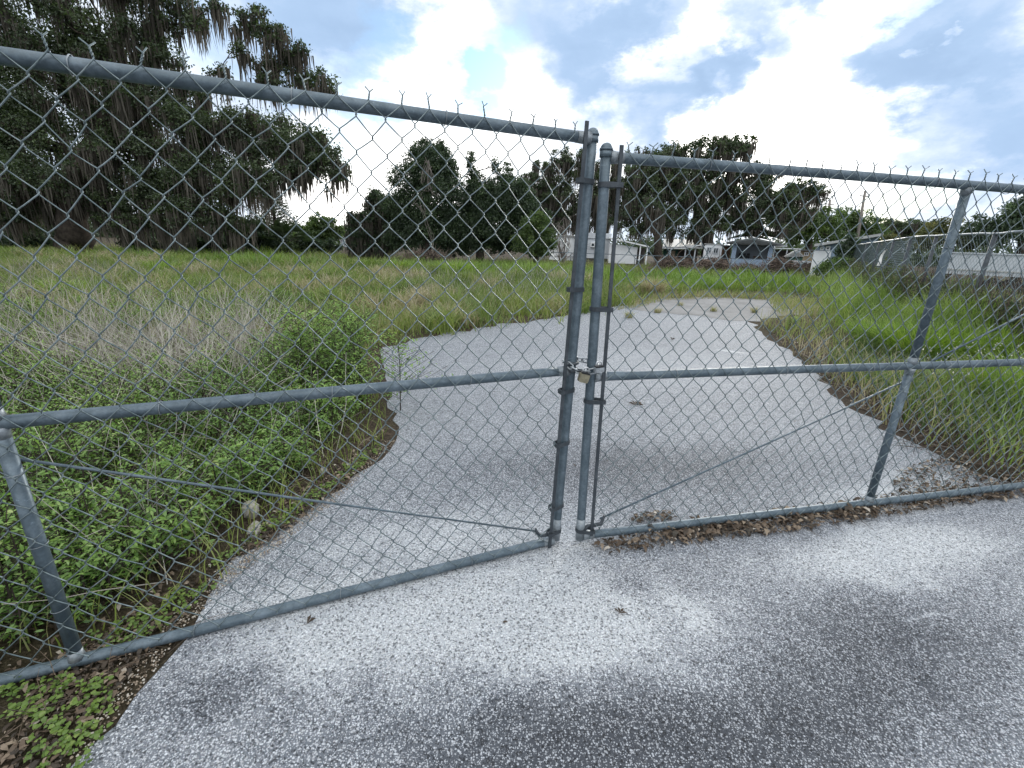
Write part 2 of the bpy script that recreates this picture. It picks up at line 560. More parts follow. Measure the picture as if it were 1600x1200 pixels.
vo = nt.nodes.new('ShaderNodeTexVoronoi'); vo.inputs['Scale'].default_value = 140
vo2 = nt.nodes.new('ShaderNodeTexVoronoi'); vo2.inputs['Scale'].default_value = 235
for q in (vo, vo2): nt.links.new(v, q.inputs['Vector'])
sepc = nt.nodes.new('ShaderNodeSeparateColor'); nt.links.new(vo.outputs['Color'], sepc.inputs[0])
sepc2 = nt.nodes.new('ShaderNodeSeparateColor'); nt.links.new(vo2.outputs['Color'], sepc2.inputs[0])


def pebbles(vor, sep, r0, r1):
    size = nmath(nt, 'MULTIPLY_ADD', sep.outputs[0], r1 - r0, r0)
    inside = nmath(nt, 'SUBTRACT', size, vor.outputs['Distance'])
    shape = nmath(nt, 'MULTIPLY', inside, 9.0, clamp=True)
    thr = nmath(nt, 'MULTIPLY_ADD', tone, .55, .50)              # more bare pebbles where the tone is paler
    on = nmath(nt, 'LESS_THAN', sep.outputs[1], thr)
    return nmath(nt, 'MULTIPLY', shape, on)


pb = pebbles(vo, sepc, .28, .62)
pb2 = pebbles(vo2, sepc2, .3, .62)
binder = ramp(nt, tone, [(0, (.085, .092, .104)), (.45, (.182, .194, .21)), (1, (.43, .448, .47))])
peb = ramp(nt, sepc.outputs[2], [(0, (.36, .35, .34)), (.5, (.6, .6, .6)), (1, (.86, .87, .88))])
peb2 = ramp(nt, sepc2.outputs[2], [(0, (.25, .25, .25)), (.5, (.46, .46, .47)), (1, (.74, .75, .76))])
bc = mix(nt, pb2, binder.outputs[0], peb2.outputs[0])
bc = mix(nt, pb, bc, peb.outputs[0])
tone_tint = ramp(nt, tone, [(0, (.50, .525, .565)), (.4, (.77, .80, .845)), (1, (.96, .985, 1))])       # low tone darkens the stones too
bc = mix(nt, 1.0, bc, tone_tint.outputs[0], 'MULTIPLY')
pit = noise(nt, v, 115, 3, .6)
pitr = ramp(nt, pit.outputs['Fac'], [(.38, (.10, .105, .115)), (.47, (1, 1, 1))])
bc = mix(nt, .85, bc, pitr.outputs[0], 'MULTIPLY')
nt.links.new(bc, b.inputs['Base Color'])
b.inputs['Roughness'].default_value = .72
b.inputs['Specular IOR Level'].default_value = .35
hgt = nmath(nt, 'MAXIMUM', pb, nmath(nt, 'MULTIPLY', pb2, .6))
bump(nt, b, hgt, .7, .004)
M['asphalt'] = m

m, nt, b, _ = new_mat('old_concrete')
v = coords(nt)
n1 = noise(nt, v, 1.3, 8, .65)
n2 = noise(nt, v, 45, 4, .6)
r1 = ramp(nt, n1.outputs['Fac'], [(.3, (.17, .168, .165)), (.7, (.28, .277, .272))])
r2 = ramp(nt, n2.outputs['Fac'], [(.35, (.7, .7, .7)), (.65, (1.1, 1.1, 1.1))])
nt.links.new(mix(nt, 1, r1.outputs[0], r2.outputs[0], 'MULTIPLY'), b.inputs['Base Color'])
b.inputs['Roughness'].default_value = .9
bump(nt, b, n2.outputs['Fac'], .4, .005)
M['concrete'] = m


# ------------------------------------------------------------------ ground sheets
def ragged(pts, step=.07):
    """an outline resampled evenly, its edge nibbled in and out"""
    p = np.array([q[:2] for q in pts], float)
    p = np.vstack([p, p[:1]])
    out = []
    w = 0.0
    for i in range(len(p) - 1):
        L = np.linalg.norm(p[i + 1] - p[i])
        t = w
        while t < L:
            out.append(p[i] + (p[i + 1] - p[i]) * t / L)
            t += step * (1 + .3 * min(30, np.linalg.norm(out[-1])))
        w = t - L
    o = np.array(out)
    st = np.linalg.norm(np.roll(o, -1, 0) - o, axis=1)
    tn = np.roll(o, -1, 0) - np.roll(o, 1, 0)
    tn /= np.linalg.norm(tn, axis=1)[:, None]
    n = np.stack([-tn[:, 1], tn[:, 0]], 1)
    e = rng.normal(0, .30, len(o)) + .5 * np.repeat(rng.normal(0, .5, len(o) // 5 + 1), 5)[:len(o)]
    return o + n * (np.clip(e, -.6, .6) * np.minimum(st, .25))[:, None]


def chaikin(pts, k=2):
    p = [np.array(q[:2], float) for q in pts]
    for _ in range(k):
        p = [w for i in range(len(p)) for w in (p[i] * .75 + p[(i + 1) % len(p)] * .25, p[i] * .25 + p[(i + 1) % len(p)] * .75)]
    return p


def sheet(name, pts, z, m):
    import bmesh
    bm = bmesh.new()
    vs = [bm.verts.new((p[0], p[1], z)) for p in pts]
    f = bm.faces.new(vs)
    if f.normal.z < 0: f.normal_flip()
    bm.normal_update()
    bmesh.ops.triangulate(bm, faces=[f])
    for f in bm.faces:
        if f.normal.z < 0: f.normal_flip()
    me = bpy.data.meshes.new(name)
    bm.to_mesh(me); bm.free()
    me.materials.append(m)
    o = bpy.data.objects.new(name, me)
    COL.objects.link(o)
    return tag(o, kind='structure')


gm = MB()
S = 700.0
gm.add([(-S, -S, 0), (S, -S, 0), (S, S, 0), (-S, S, 0)], [[0, 1, 2, 3]])
tag(gm.build('ground', M['soil']), kind='structure')
LEFT = [(135, 1190), (235, 1060), (300, 965), (350, 905), (430, 838), (520, 772), (600, 700), (610, 660), (592, 600), (578, 548), (640, 533), (760, 511), (890, 492), (960, 479), (1000, 476)]
RIGHT = [(1165, 496), (1190, 522), (1235, 556), (1290, 598), (1340, 640), (1400, 680), (1480, 724), (1560, 752), (1700, 782)]
drive = [G(*q) for q in LEFT] + [G(1010, 482), G(1100, 484)] + [G(*q) for q in RIGHT] + [(9, 1.4, 0), (9, -4, 0), (-1.3, -4, 0), (-1.25, .2, 0)]
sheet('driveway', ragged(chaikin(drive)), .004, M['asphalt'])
cross = [G(*q) for q in [(985, 487), (1000, 474), (1040, 466), (1120, 464), (1180, 467), (1250, 473), (1340, 483), (1440, 494), (1440, 500), (1340, 493), (1240, 490), (1190, 502), (1150, 503), (1100, 494), (1030, 488)]]
sheet('cross_road', ragged(chaikin(cross)), .009, M['concrete'])


def inside(poly, x, y):
    c = np.zeros(len(x), bool)
    n = len(poly)
    for i in range(n):
        x0, y0 = poly[i][:2]; x1, y1 = poly[(i + 1) % n][:2]
        k = ((y0 > y) != (y1 > y)) & (x < (x1 - x0) * (y - y0) / (y1 - y0 + 1e-12) + x0)
        c ^= k
    return c


DRIVE = [tuple(p[:2]) for p in drive]
CROSS = [tuple(p[:2]) for p in cross]


def scatter(poly_px, n, world=None, avoid=True):
    """n random ground points inside an outline (photograph positions, or metres)"""
    poly = world if world is not None else [G(*q)[:2] for q in poly_px]
    pa = np.array([p[:2] for p in poly])
    lo, hi = pa.min(0), pa.max(0)
    out = []
    got = 0
    for _ in range(200):
        q = lo + (hi - lo) * rng.random((n * 2, 2))
        k = inside(poly, q[:, 0], q[:, 1])
        if avoid:
            k &= ~inside(DRIVE, q[:, 0], q[:, 1]) & ~inside(CROSS, q[:, 0], q[:, 1])
        out.append(q[k]); got += k.sum()
        if got >= n: break
    q = np.vstack(out)[:n]
    return np.hstack([q, np.zeros((len(q), 1))])


def vnoise(x, y, s, seed=0):
    """smooth value noise for growing things in patches, 0..1"""
    r = np.random.default_rng(seed + 100)
    g = r.random((64, 64))
    u, w = x * s + 500, y * s + 500
    i, j = np.floor(u).astype(int), np.floor(w).astype(int)
    fu, fw = u - i, w - j
    fu, fw = fu * fu * (3 - 2 * fu), fw * fw * (3 - 2 * fw)
    a = g[i % 64, j % 64]; b_ = g[(i + 1) % 64, j % 64]; c = g[i % 64, (j + 1) % 64]; d = g[(i + 1) % 64, (j + 1) % 64]
    return (a * (1 - fu) + b_ * fu) * (1 - fw) + (c * (1 - fu) + d * fu) * fw


# ------------------------------------------------------------------ plants: shapes
def blades(mb, pos, h, width, lean=.5, tint=.5, curl=1.0, az=None, stiff=None):
    """tapered bending blades, one per row of pos; a negative h hangs down"""
    n = len(pos)
    h = np.broadcast_to(np.asarray(h, float), (n,)); width = np.broadcast_to(np.asarray(width, float), (n,))
    az = rng.random(n) * 2 * math.pi if az is None else az
    le = lean * (.3 + rng.random(n))
    d = np.stack([np.cos(az), np.sin(az), np.zeros(n)], 1)
    wa = az + math.pi / 2 + rng.normal(0, .7, n)
    wd = np.stack([np.cos(wa), np.sin(wa), np.zeros(n)], 1)
    ts = (0, .4, .75, 1.0)
    V = np.zeros((n, 7, 3))
    k = 0
    for t in ts:
        c = pos + d * (np.abs(h) * le * (t ** (1 + curl)))[:, None]
        c = c + np.array([0, 0, 1.0]) * (h * (t - .35 * np.minimum(le, 1.2) * t * t))[:, None]
        if t < 1:
            w = wd * (width * (1 - t) ** .6 * .5)[:, None]
            V[:, k] = c - w; V[:, k + 1] = c + w; k += 2
        else:
            V[:, 6] = c
    base = (np.arange(n) * 7)[:, None]
    F4 = np.concatenate([base + np.array([[0, 1, 3, 2]]), base + np.array([[2, 3, 5, 4]])])
    F3 = base + np.array([[4, 5, 6]])
    t_ = np.broadcast_to(np.asarray(tint, float), (n,))
    mb.add(V.reshape(-1, 3), F4, F3, np.repeat(np.clip(t_, 0, 1), 7))


def leaves(mb, pos, size, tint=.5, aspect=.5, flat=0.0, fold=.25):
    """pointed leaves (two folded triangles pairs) at random angles; flat=1 lies level"""
    n = len(pos)
    size = np.broadcast_to(np.asarray(size, float), (n,))
    a = rng.normal(size=(n, 3)); a[:, 2] *= (1 - flat)
    a /= np.linalg.norm(a, axis=1)[:, None] + 1e-9
    b_ = rng.normal(size=(n, 3)) * (1 - flat); b_[:, 2] += flat * 3
    b_ = np.cross(b_, a); b_ /= np.linalg.norm(b_, axis=1)[:, None] + 1e-9
    nn = np.cross(a, b_)
    L = size[:, None]; W = size[:, None] * aspect
    V = np.stack([pos - a * L * .5, pos + b_ * W * .5 + nn * W * fold - a * L * .05, pos + a * L * .5, pos - b_ * W * .5 + nn * W * fold - a * L * .05], 1)
    base = (np.arange(n) * 4)[:, None]
    F3 = np.concatenate([base + np.array([[0, 1, 2]]), base + np.array([[0, 2, 3]])])
    t_ = np.broadcast_to(np.asarray(tint, float), (n,))
    mb.add(V.reshape(-1, 3), None, F3, np.repeat(np.clip(t_, 0, 1), 4))


def fine_leaves(mb, pos, size, tint=.5, aspect=.45, flat=0.0, fold=.25, blunt=False):
    n = len(pos)
    size = np.broadcast_to(np.asarray(size, float), (n,))
    a = rng.normal(size=(n, 3)); a[:, 2] *= (1 - flat)
    a /= np.linalg.norm(a, axis=1)[:, None] + 1e-9
    b_ = rng.normal(size=(n, 3)) * (1 - flat); b_[:, 2] += flat * 3
    b_ = np.cross(b_, a); b_ /= np.linalg.norm(b_, axis=1)[:, None] + 1e-9
    nn = np.cross(a, b_)
    L = size[:, None]; W = size[:, None] * aspect
    u = ((-.5, 0), (-.22, .44), (.18, .40), (.5, 0), (.18, -.40), (-.22, -.44)) if not blunt else ((-.5, 0), (-.18, .46), (.30, .46), (.46, 0), (.30, -.46), (-.18, -.46))
    V = np.stack([pos + a * L * p_ + b_ * W * q_ + nn * W * fold * (abs(q_) * 2 - .5 * (p_ > .3)) for p_, q_ in u], 1)
    base = (np.arange(n) * 6)[:, None]
    F3 = np.concatenate([base + np.array([t_]) for t_ in ([0, 1, 5], [1, 2, 5], [2, 4, 5], [2, 3, 4])])
    t_ = np.broadcast_to(np.asarray(tint, float), (n,))
    mb.add(V.reshape(-1, 3), None, F3, np.repeat(np.clip(t_, 0, 1), 6))


def stalks(mb, pos, h, r, lean=.5, tint=.5, kink=.08, branches=0):
    """thin dry stalks with a few bends"""
    n = len(pos)
    h = np.broadcast_to(np.asarray(h, float), (n,)); r = np.broadcast_to(np.asarray(r, float), (n,)); tint = np.broadcast_to(np.asarray(tint, float), (n,))
    for i in range(n):
        az = rng.random() * 6.283
        le = lean * rng.random() ** .6
        d = np.array([math.cos(az) * le, math.sin(az) * le, 1.0]); d /= np.linalg.norm(d)
        p = np.array(pos[i], float); path = [p.copy()]
        for k in range(4):
            d = d + rng.normal(0, kink, 3) + np.array([0, 0, -.06 * le]); d /= np.linalg.norm(d)
            p = p + d * h[i] / 4
            path.append(p.copy())
        mb.tube(path, np.linspace(1, .35, 5) * r[i], 3, False, tint[i])
        for _ in range(branches):
            j = random.randint(1, 3)
            e = np.array(path[j]) + rng.normal(0, .4, 3) * h[i] * .3 + np.array([0, 0, .22 * h[i]])
            mid = (path[j] + e) / 2 + rng.normal(0, .03, 3) * h[i]
            mb.tube([path[j], mid, e], [r[i] * .6, r[i] * .45, r[i] * .25], 3, False, tint[i])


def leafy_plant(mb, base, h, nl, size, spread=.35, tint=.5, stem=None):
    """an upright weed: leaflets in sprays along side shoots"""
    base = np.array(base, float)
    ns = max(3, nl // 9)
    for k in range(ns):
        t = .15 + .85 * (k + rng.random()) / ns
        az = rng.random() * 6.283
        L = spread * h * (1.15 - t * .75) * (.6 + .7 * rng.random())
        a = base + np.array([0, 0, h * t * .82])
        d = np.array([math.cos(az), math.sin(az), .35 + .4 * rng.random()])
        u = np.linspace(.2, 1.0, 9)[:, None]
        pts = a + d * L * u + np.array([0, 0, -.25 * L]) * u ** 2 + rng.normal(0, .018 + .05 * L, (9, 3))
        fine_leaves(mb, pts, size * (.7 + .6 * rng.random(9)), tint + rng.normal(0, .16, 9) + .35 * (t - .5), .36, .45)
        if stem is not None:
            stem.tube([a, a + d * L * .5, a + d * L], .0018, 3, False)
    if stem is not None:
        stem.tube([base, base + np.array([.01, .01, h * .5]), base + np.array([0, .02, h * .85])], [.005, .004, .002], 4, False)


# ------------------------------------------------------------------ the double gate
def fabric(mb, u0, u1, ztop, zbot, a, b, front, phase, seed, r=.0020, barbs=True):
    """woven chain link: each wire zigzags between two columns and hooks its neighbours"""
    rg = np.random.default_rng(seed)
    nw = int((u1 - u0) / a)
    nr = int((ztop - zbot) / b) + 1
    J = rg.normal(0, .0034, (nw + 3, nr + 1, 2))
    k = np.arange(nr + 1)
    for _ in range(3):                                    # slow waves of the slack mesh
        fx, fz, ph, am = rg.uniform(1.2, 4), rg.uniform(1, 4), rg.uniform(0, 6), rg.uniform(.0015, .0055)
        J[:, :, 0] += am * np.sin(fx * np.arange(nw + 3)[:, None] * a + fz * k[None, :] * b + ph)
        J[:, :, 1] += am * .6 * np.cos(fz * np.arange(nw + 3)[:, None] * a + fx * k[None, :] * b + ph)
    wires = []
    for i in range(nw):
        pts = []
        for j in range(nr):
            right = (i + j + phase) % 2 == 1
            c = i + 1 if right else i
            s = 1 if right else -1
            u = u0 + a * c + J[c, j, 0] + s * r * .9
            z = ztop - b * j + J[c, j, 1]
            dep_in = r * 1.05 * (1 if right else -1)
            if j == 0:
                pts.append((u, front * (.0 - dep_in * .6), z))
            else:
                pts.append((u - s * .0015, front * dep_in, z + .0045))
                pts.append((u, 0, z))
            pts.append((u - s * .0015, front * -dep_in, z - .0045))
            if j < nr - 1:
                c2 = i if right else i + 1
                un = u0 + a * c2 + J[c2, j + 1, 0]; zn = ztop - b * (j + 1) + J[c2, j + 1, 1]
                for t in (.3, .7):
                    bow = .0028 * (1 if t < .5 else -1)
                    pts.append((u + (un - u) * t, front * -dep_in, z + (zn - z) * t - bow * .5))
        wires.append(pts)
    p = np.array(wires)
    t = np.gradient(p, axis=1); t /= np.linalg.norm(t, axis=2)[:, :, None] + 1e-12
    y = np.array([0, 1.0, 0])
    N = y - t * (t @ y)[:, :, None]; N /= np.linalg.norm(N, axis=2)[:, :, None] + 1e-12
    B = np.cross(t, N)
    sd_ = 5
    an = np.linspace(0, 2 * math.pi, sd_, endpoint=False)
    V = p[:, :, None, :] + r * (np.cos(an)[None, None, :, None] * N[:, :, None, :] + np.sin(an)[None, None, :, None] * B[:, :, None, :])
    W_, L_ = p.shape[:2]
    w = np.arange(W_)[:, None, None]; l = np.arange(L_ - 1)[None, :, None]; q = np.arange(sd_)[None, None, :]
    ix = lambda w_, l_, q_: (w_ * L_ + l_) * sd_ + q_
    F = np.stack([ix(w, l, q), ix(w, l, (q + 1) % sd_), ix(w, l + 1, (q + 1) % sd_), ix(w, l + 1, q)], -1).reshape(-1, 4)
    mb.add(V.reshape(-1, 3), F)
    if barbs:
        for c in range(nw + 1):
            if (c + phase) % 2 == 0:
                u = u0 + a * c + J[c, 0, 0]; z = ztop + J[c, 0, 1]
                hh = .021 + rg.normal(0, .0025)
                ln = rg.normal(0, .004)
                tw = [(u + ln * q_ + .0019 * math.cos(9 * q_ + ph), front * .0019 * math.sin(9 * q_ + ph), z + hh * q_) for ph in (0,) for q_ in np.linspace(0, 1, 6)]
                tw2 = [(u + ln * q_ - .0019 * math.cos(9 * q_), -front * .0019 * math.sin(9 * q_), z + hh * q_) for q_ in np.linspace(0, 1, 6)]
                for s, w_ in ((1, tw), (-1, tw2)):
                    e = (u + ln + s * (.012 + rg.normal(0, .003)), front * s * .005, z + hh + .013 + rg.normal(0, .003))
                    mb.tube(w_ + [e], r * .95, 5)


def band(mb, u, ub, w, z, r=.0235, hgt=.019):
    """flat strap round the post that holds the tension bar"""
    s = 1 if ub > u else -1
    out = []
    for a_ in np.linspace(math.pi * .5, math.pi * 1.5, 9):
        out.append((u + s * r * math.cos(a_), r * math.sin(a_)))
    out += [(ub + s * .011, -r * .35 + w * .4), (ub + s * .013, w + math.copysign(.009, w)), (ub - s * .002, w + math.copysign(.011, w)), ]
    if w < 0: out = [(p_, -q_) for p_, q_ in out[:9]] + [(ub + s * .011, r * .35 + w * .4)] + out[10:]
    n = len(out)
    V, F = [], []
    c = np.mean(out, axis=0)
    for p_ in out:
        o = np.array(p_)
        dn = (o - c) / (np.linalg.norm(o - c) + 1e-9) * .003
        for q_, zz in ((o, z), (o + dn, z), (o + dn, z + hgt), (o, z + hgt)):
            V.append((q_[0], q_[1], zz))
    for i in range(n):
        j = (i + 1) % n
        for k in range(4):
            F.append([i * 4 + k, i * 4 + (k + 1) % 4, j * 4 + (k + 1) % 4, j * 4 + k])
    mb.add(V, F)


def gate_leaf(label, base, d, front, top_u, top_z, rails, up_u, end_u, bar_off, bands, fab, truss, seed):
    root = empty('gate_leaf', (base[0], base[1], 0), math.atan2(d[1], d[0]), label, 'gate', 'leaves of the double chain-link gate')
    R = .0212
    rg = np.random.default_rng(seed)
    zt, zm, zb = rails
    lean = lambda z: top_u * (z - .035) / (top_z - .035)
    p = MB(); p.tube([(lean(z), 0, z) for z in np.linspace(.03, top_z - .02, 12)], R, 16)
    post = p.build('latch_post', M['pipe'], root, True)
    c = MB()
    c.tube([(top_u, 0, top_z - .05), (top_u, 0, top_z - .028)], R + .0035, 16)
    c.tube([(top_u, 0, top_z - .026), (top_u, 0, top_z - .018)], R + .005, 16)
    c.ball((top_u, 0, top_z - .018), R + .002, 14, 5, (1, 1, .85), half=True)
    c.build('post_cap', M['pipe'], post, True)
    c = MB(); c.tube([(lean(.035), 0, .028), (lean(.15), 0, .15)], R + .0012, 16)
    c.build('bare_foot', M['zinc'], post, True)
    for nm, z, du in (('top_rail', zt, 0), ('mid_rail', zm, 0), ('bottom_rail', zb, 0)):
        r_ = MB()
        us = np.linspace(lean(z) + R * .8, end_u, 26)
        sag = .0014 * np.sin(us * 1.3 + seed) - .001 * np.cos(us * 3.1)
        r_.tube(np.stack([us, us * 0, z + sag - sag[0]], 1), R - .0007, 16)
        ob = r_.build(nm, M['pipe'], root, True)
        s_ = MB()
        s_.tube([(lean(z) + R * .7, 0, z), (lean(z) + R + .015, 0, z), (lean(z) + R + .05, 0, z)], [R + .005, R + .0016, R + .0002], 16)
        s_.build('weld', M['zinc'], ob, True)
    dz = sag[np.argmin(abs(us - up_u))] - sag[0]
    for k, (za, zc) in enumerate(((zb + R * .6, zm - R * .6), (zm + R * .6, zt - R * .6))):
        p = MB(); p.tube([(up_u, 0, za + dz), (up_u, 0, zc + dz)], R - .001, 16)
        o = p.build('upright', M['pipe'], root, True)
        for z in ((za, za + .014, za + .035), (zc, zc - .014, zc - .035)):
            s_ = MB()
            s_.tube([(up_u, 0, z[0] + dz), (up_u, 0, z[1] + dz), (up_u, 0, z[2] + dz)], [R + .004, R + .0008, R - .0008], 16)
            s_.build('weld', M['zinc'], o, True)
    p = MB(); p.tube([(end_u, 0, .03), (end_u, 0, zt + .05)], R, 16)
    p.build('hinge_stile', M['pipe'], root, True)
    w = front * .027
    # tension bar and straps
    p = MB()
    for i in range(1):
        z0, z1 = fab['bar_z']
        p.box(-.0075, .0075, -.003, .003, -.5, .5)
        V = p.V[0]; q = V[:, 2] + .5
        zz = z0 + (z1 - z0) * q
        V[:, 0] += bar_off + np.array([lean(z) for z in zz]); V[:, 1] += w; V[:, 2] = zz
    p.build('tension_bar', M['dark_metal'], root)
    for z in bands:
        p = MB(); band(p, lean(z), lean(z) + bar_off, w, z)
        p.build('tension_band', M['dark_metal'], root)
    # the wire mesh hangs on the street side of the frame
    p = MB()
    fabric(p, fab['u0'], end_u - .02, fab['zt'], fab['zb'], fab['a'], fab['b'], front, fab['phase'], seed)
    for part in p.V: part[:, 1] += front * .0258
    p.build('chain_link_mesh', M['wire'], root, True)
    # truss rods with their hooked ends
    for (ua, za, ub, zb_) in truss:
        p = MB(); p.tube([(ua, -front * .012, za), ((ua + ub) / 2, -front * .014, (za + zb_) / 2 - .004), (ub, -front * .012, zb_)], .0048, 8)
        ro = p.build('truss_rod', M['pipe'], root, True)
    ua, za, ub, zb_ = truss[0]
    dd = np.array([ub - ua, 0, zb_ - za]); dd /= np.linalg.norm(dd)
    A = np.array([ua, front * .012, za])
    h = MB()
    h.tube([A + dd * .012 + np.array([0, 0, .028]), A + dd * .006 + np.array([0, 0, .012]), A - dd * .008 + np.array([0, front * .008, -.004]), A - dd * .05, A - dd * .08 + np.array([0, 0, .012]), (lean(.09) + .01, front * .022, zb_ * 0 + .085)], [.006, .008, .0095, .009, .008, .007], 8)
    h.build('truss_hook', M['dark_metal'], root, True)
    p = MB(); band(p, lean(.08), lean(.08) + bar_off, w, .075)
    p.build('tension_band', M['dark_metal'], root)
    # twisted tie wires
    spots = [(u, z) for z in (zt, zm, zb) for u in np.arange(.45, end_u - .1, .55)] + [(up_u, z) for z in (.25, .5, .75, 1.2, 1.5)]
    for u, z in spots:
        u += rg.normal(0, .05) if z in (zt, zm, zb) else 0
        p = MB(); path = []
        horiz = z in (zt, zm, zb)
        for a_ in np.linspace(-.6, math.pi * 1.15, 14):
            rr = R + .0022
            if horiz: path.append((u + .002 * a_, front * rr * math.sin(a_ + .6), z + rr * math.cos(a_ + .6)))
            else: path.append((u + rr * math.cos(a_), front * rr * math.sin(a_ ), z + .002 * a_))
        e = np.array(path[-1]); path += [tuple(e + np.array([.008, front * .014, .006])), tuple(e + np.array([.02, front * .02, .012 + rg.normal(0, .006)]))]
        path = [tuple(np.array(path[0]) + np.array([-.012, front * .012, -.012]))] + path
        p.tube(path, .0016, 5)
        p.build('tie_wire', M['zinc'], root, True)
    return root


LB, LD = np.array([.2487, 1.9414]), np.array([-.91485, -.40379])
RB, RD = np.array([.3735, 1.9483]), np.array([.97452, .22431])
gate_left = gate_leaf('longer-looking gate leaf on the left, sagging, with its mesh over tall green weeds', LB, LD, 1, -.033, 1.891, (1.854, .919, .026), 1.885, 3.1, .046,
                      (1.69, 1.27, .82, .56, .22), dict(bar_z=(.005, 1.905), u0=.0568, zt=1.872, zb=.0, a=.04675, b=.054, phase=0),
                      [(.112, .094, 2.12, .893), (2.3, .94, 3.05, 1.26)], 3)
gate_right = gate_leaf('gate leaf on the right with dead leaves heaped along its bottom rail', RB, RD, -1, -.040, 1.838, (1.79, .893, .047), 1.82, 3.6, .05,
                       (1.68, 1.19, .77), dict(bar_z=(.06, 1.83), u0=.04, zt=1.812, zb=.02, a=.0457, b=.052, phase=0),
                       [(.105, .127, 1.81, .80), (1.95, .905, 3.5, 1.62)], 5)

# chain round the two latch posts
zc = .955
pl = np.array([*(LB + LD * -.0165), zc]); pr = np.array([*(RB + RD * -.02), zc - .01])
ax = pr - pl; Ld = np.linalg.norm(ax[:2]); ax[2] = 0; ax /= np.linalg.norm(ax)
nx = np.array([ax[1], -ax[0], 0])                                   # towards the street
mid = (pl + pr) / 2
ch = empty('chain', mid, 0, 'galvanised chain looped around both latch posts', 'chain')
ring = []
for a_ in np.linspace(0, 2 * math.pi, 400, endpoint=False):
    ca, sa = math.cos(a_), math.sin(a_)
    e = .75
    q = ax * (Ld / 2 + .032) * np.sign(ca) * abs(ca) ** e + nx * .040 * np.sign(sa) * abs(sa) ** e
    q[2] = .012 * ca * -1 - .022 * max(0, sa) * (1 - ca * ca) + .010 * max(0, -sa)
    ring.append(q)
ring = np.array(ring)
seg = np.linalg.norm(np.roll(ring, -1, 0) - ring, axis=1); cum = np.concatenate([[0], np.cumsum(seg)])
NL = 15
for k in range(NL):
    s0 = cum[-1] * k / NL
    i = int(np.searchsorted(cum, s0)) % 400
    c = ring[i]; t = ring[(i + 8) % 400] - ring[i - 8]; t /= np.linalg.norm(t)
    up = np.array([0, 0, 1.0]); sidev = np.cross(t, up); sidev /= np.linalg.norm(sidev)
    up = np.cross(sidev, t)
    th = (k % 2) * math.pi / 2 + .5
    wv = math.cos(th) * up + math.sin(th) * sidev
    hl, hw = cum[-1] / NL * .5 + .004, .0115
    path = []
    for a_ in np.linspace(0, 2 * math.pi, 18, endpoint=False):
        path.append(c + t * (hl * .55 * np.sign(math.cos(a_)) + hl * .45 * math.cos(a_)) + wv * hw * math.sin(a_))
    lm = MB(); lm.tube(path, .0040, 6, closed=True)
    lm.build('link', M['chain'], ch, True)


def padlock(label, loc, w, hgt, tilt, m, shackle):
    root = empty('padlock', loc, 0, label, 'padlock', 'padlocks on the gate chain')
    root.rotation_euler = (0, tilt, .2)
    p = MB()
    out = []
    for sx, sz, a0 in ((1, -1, -math.pi / 2), (1, 1, 0), (-1, 1, math.pi / 2), (-1, -1, math.pi)):
        for a_ in np.linspace(a0, a0 + math.pi / 2, 5):
            rr = .008
            out.append((sx * (w / 2 - rr) + rr * math.cos(a_), sz * (hgt / 2 - rr) + rr * math.sin(a_)))
    p.prism(out, 1, -.0095, .0095)
    p.prism([(x * .9, z * .9) for x, z in out], 1, -.0112, .0112)
    p.build('body', m, root)
    p = MB()
    s = w * .30
    path = [(-s, 0, hgt / 2 - .004), (-s, 0, hgt / 2 + shackle)] + [(s * math.cos(a_), 0, hgt / 2 + shackle + s * math.sin(a_)) for a_ in np.linspace(math.pi, 0, 9)[1:-1]] + [(s, 0, hgt / 2 + shackle), (s, 0, hgt / 2 - .004)]
    p.tube(path, .0035, 8)
    p.build('shackle', M['steel'], root, True)
    p = MB(); p.box(-w * .42, w * .42, -.0118, .0118, hgt / 2 - .0035, hgt / 2 + .0035)
    p.build('rubber_seal', M['black'], root)
    return root


padlock('larger tarnished brass padlock hanging lower on the chain', P(912, 590, 1.875), .046, .042, .25, M['brass'], .012)
padlock('smaller shiny silver padlock lying against the right latch post', P(936, 577, 1.865), .042, .026, -.1, M['chain'], .010)
fl = MB()
zf = .94
for dz_ in (-.016, .016):
    fl.tube([(LB[0] + .0155 + .0265 * math.cos(a_), LB[1] + .0067 + .0265 * math.sin(a_), zf + dz_) for a_ in np.linspace(0, 2 * math.pi, 18, endpoint=False)], .007, 6, closed=True)
c_ = pl.copy()
fl.box(c_[0] - .012, c_[0] + .055, c_[1] - .045, c_[1] - .028, zf - .02, zf - .004)
tag(fl.build('gate_latch', M['dark_metal'], None, True), 'dark steel latch collar clamped on the left latch post beside the chain', 'latch')


# ------------------------------------------------------------------ field vegetation
def patch_tint(p, s, seed, lo=.1, hi=.9):
    return lo + (hi - lo) * np.clip((vnoise(p[:, 0], p[:, 1], s, seed) - .2) / .6, 0, 1)


FIELD = [(-70, 60), (60, 60), (60, 36), (20, 32), (-70, 30)]
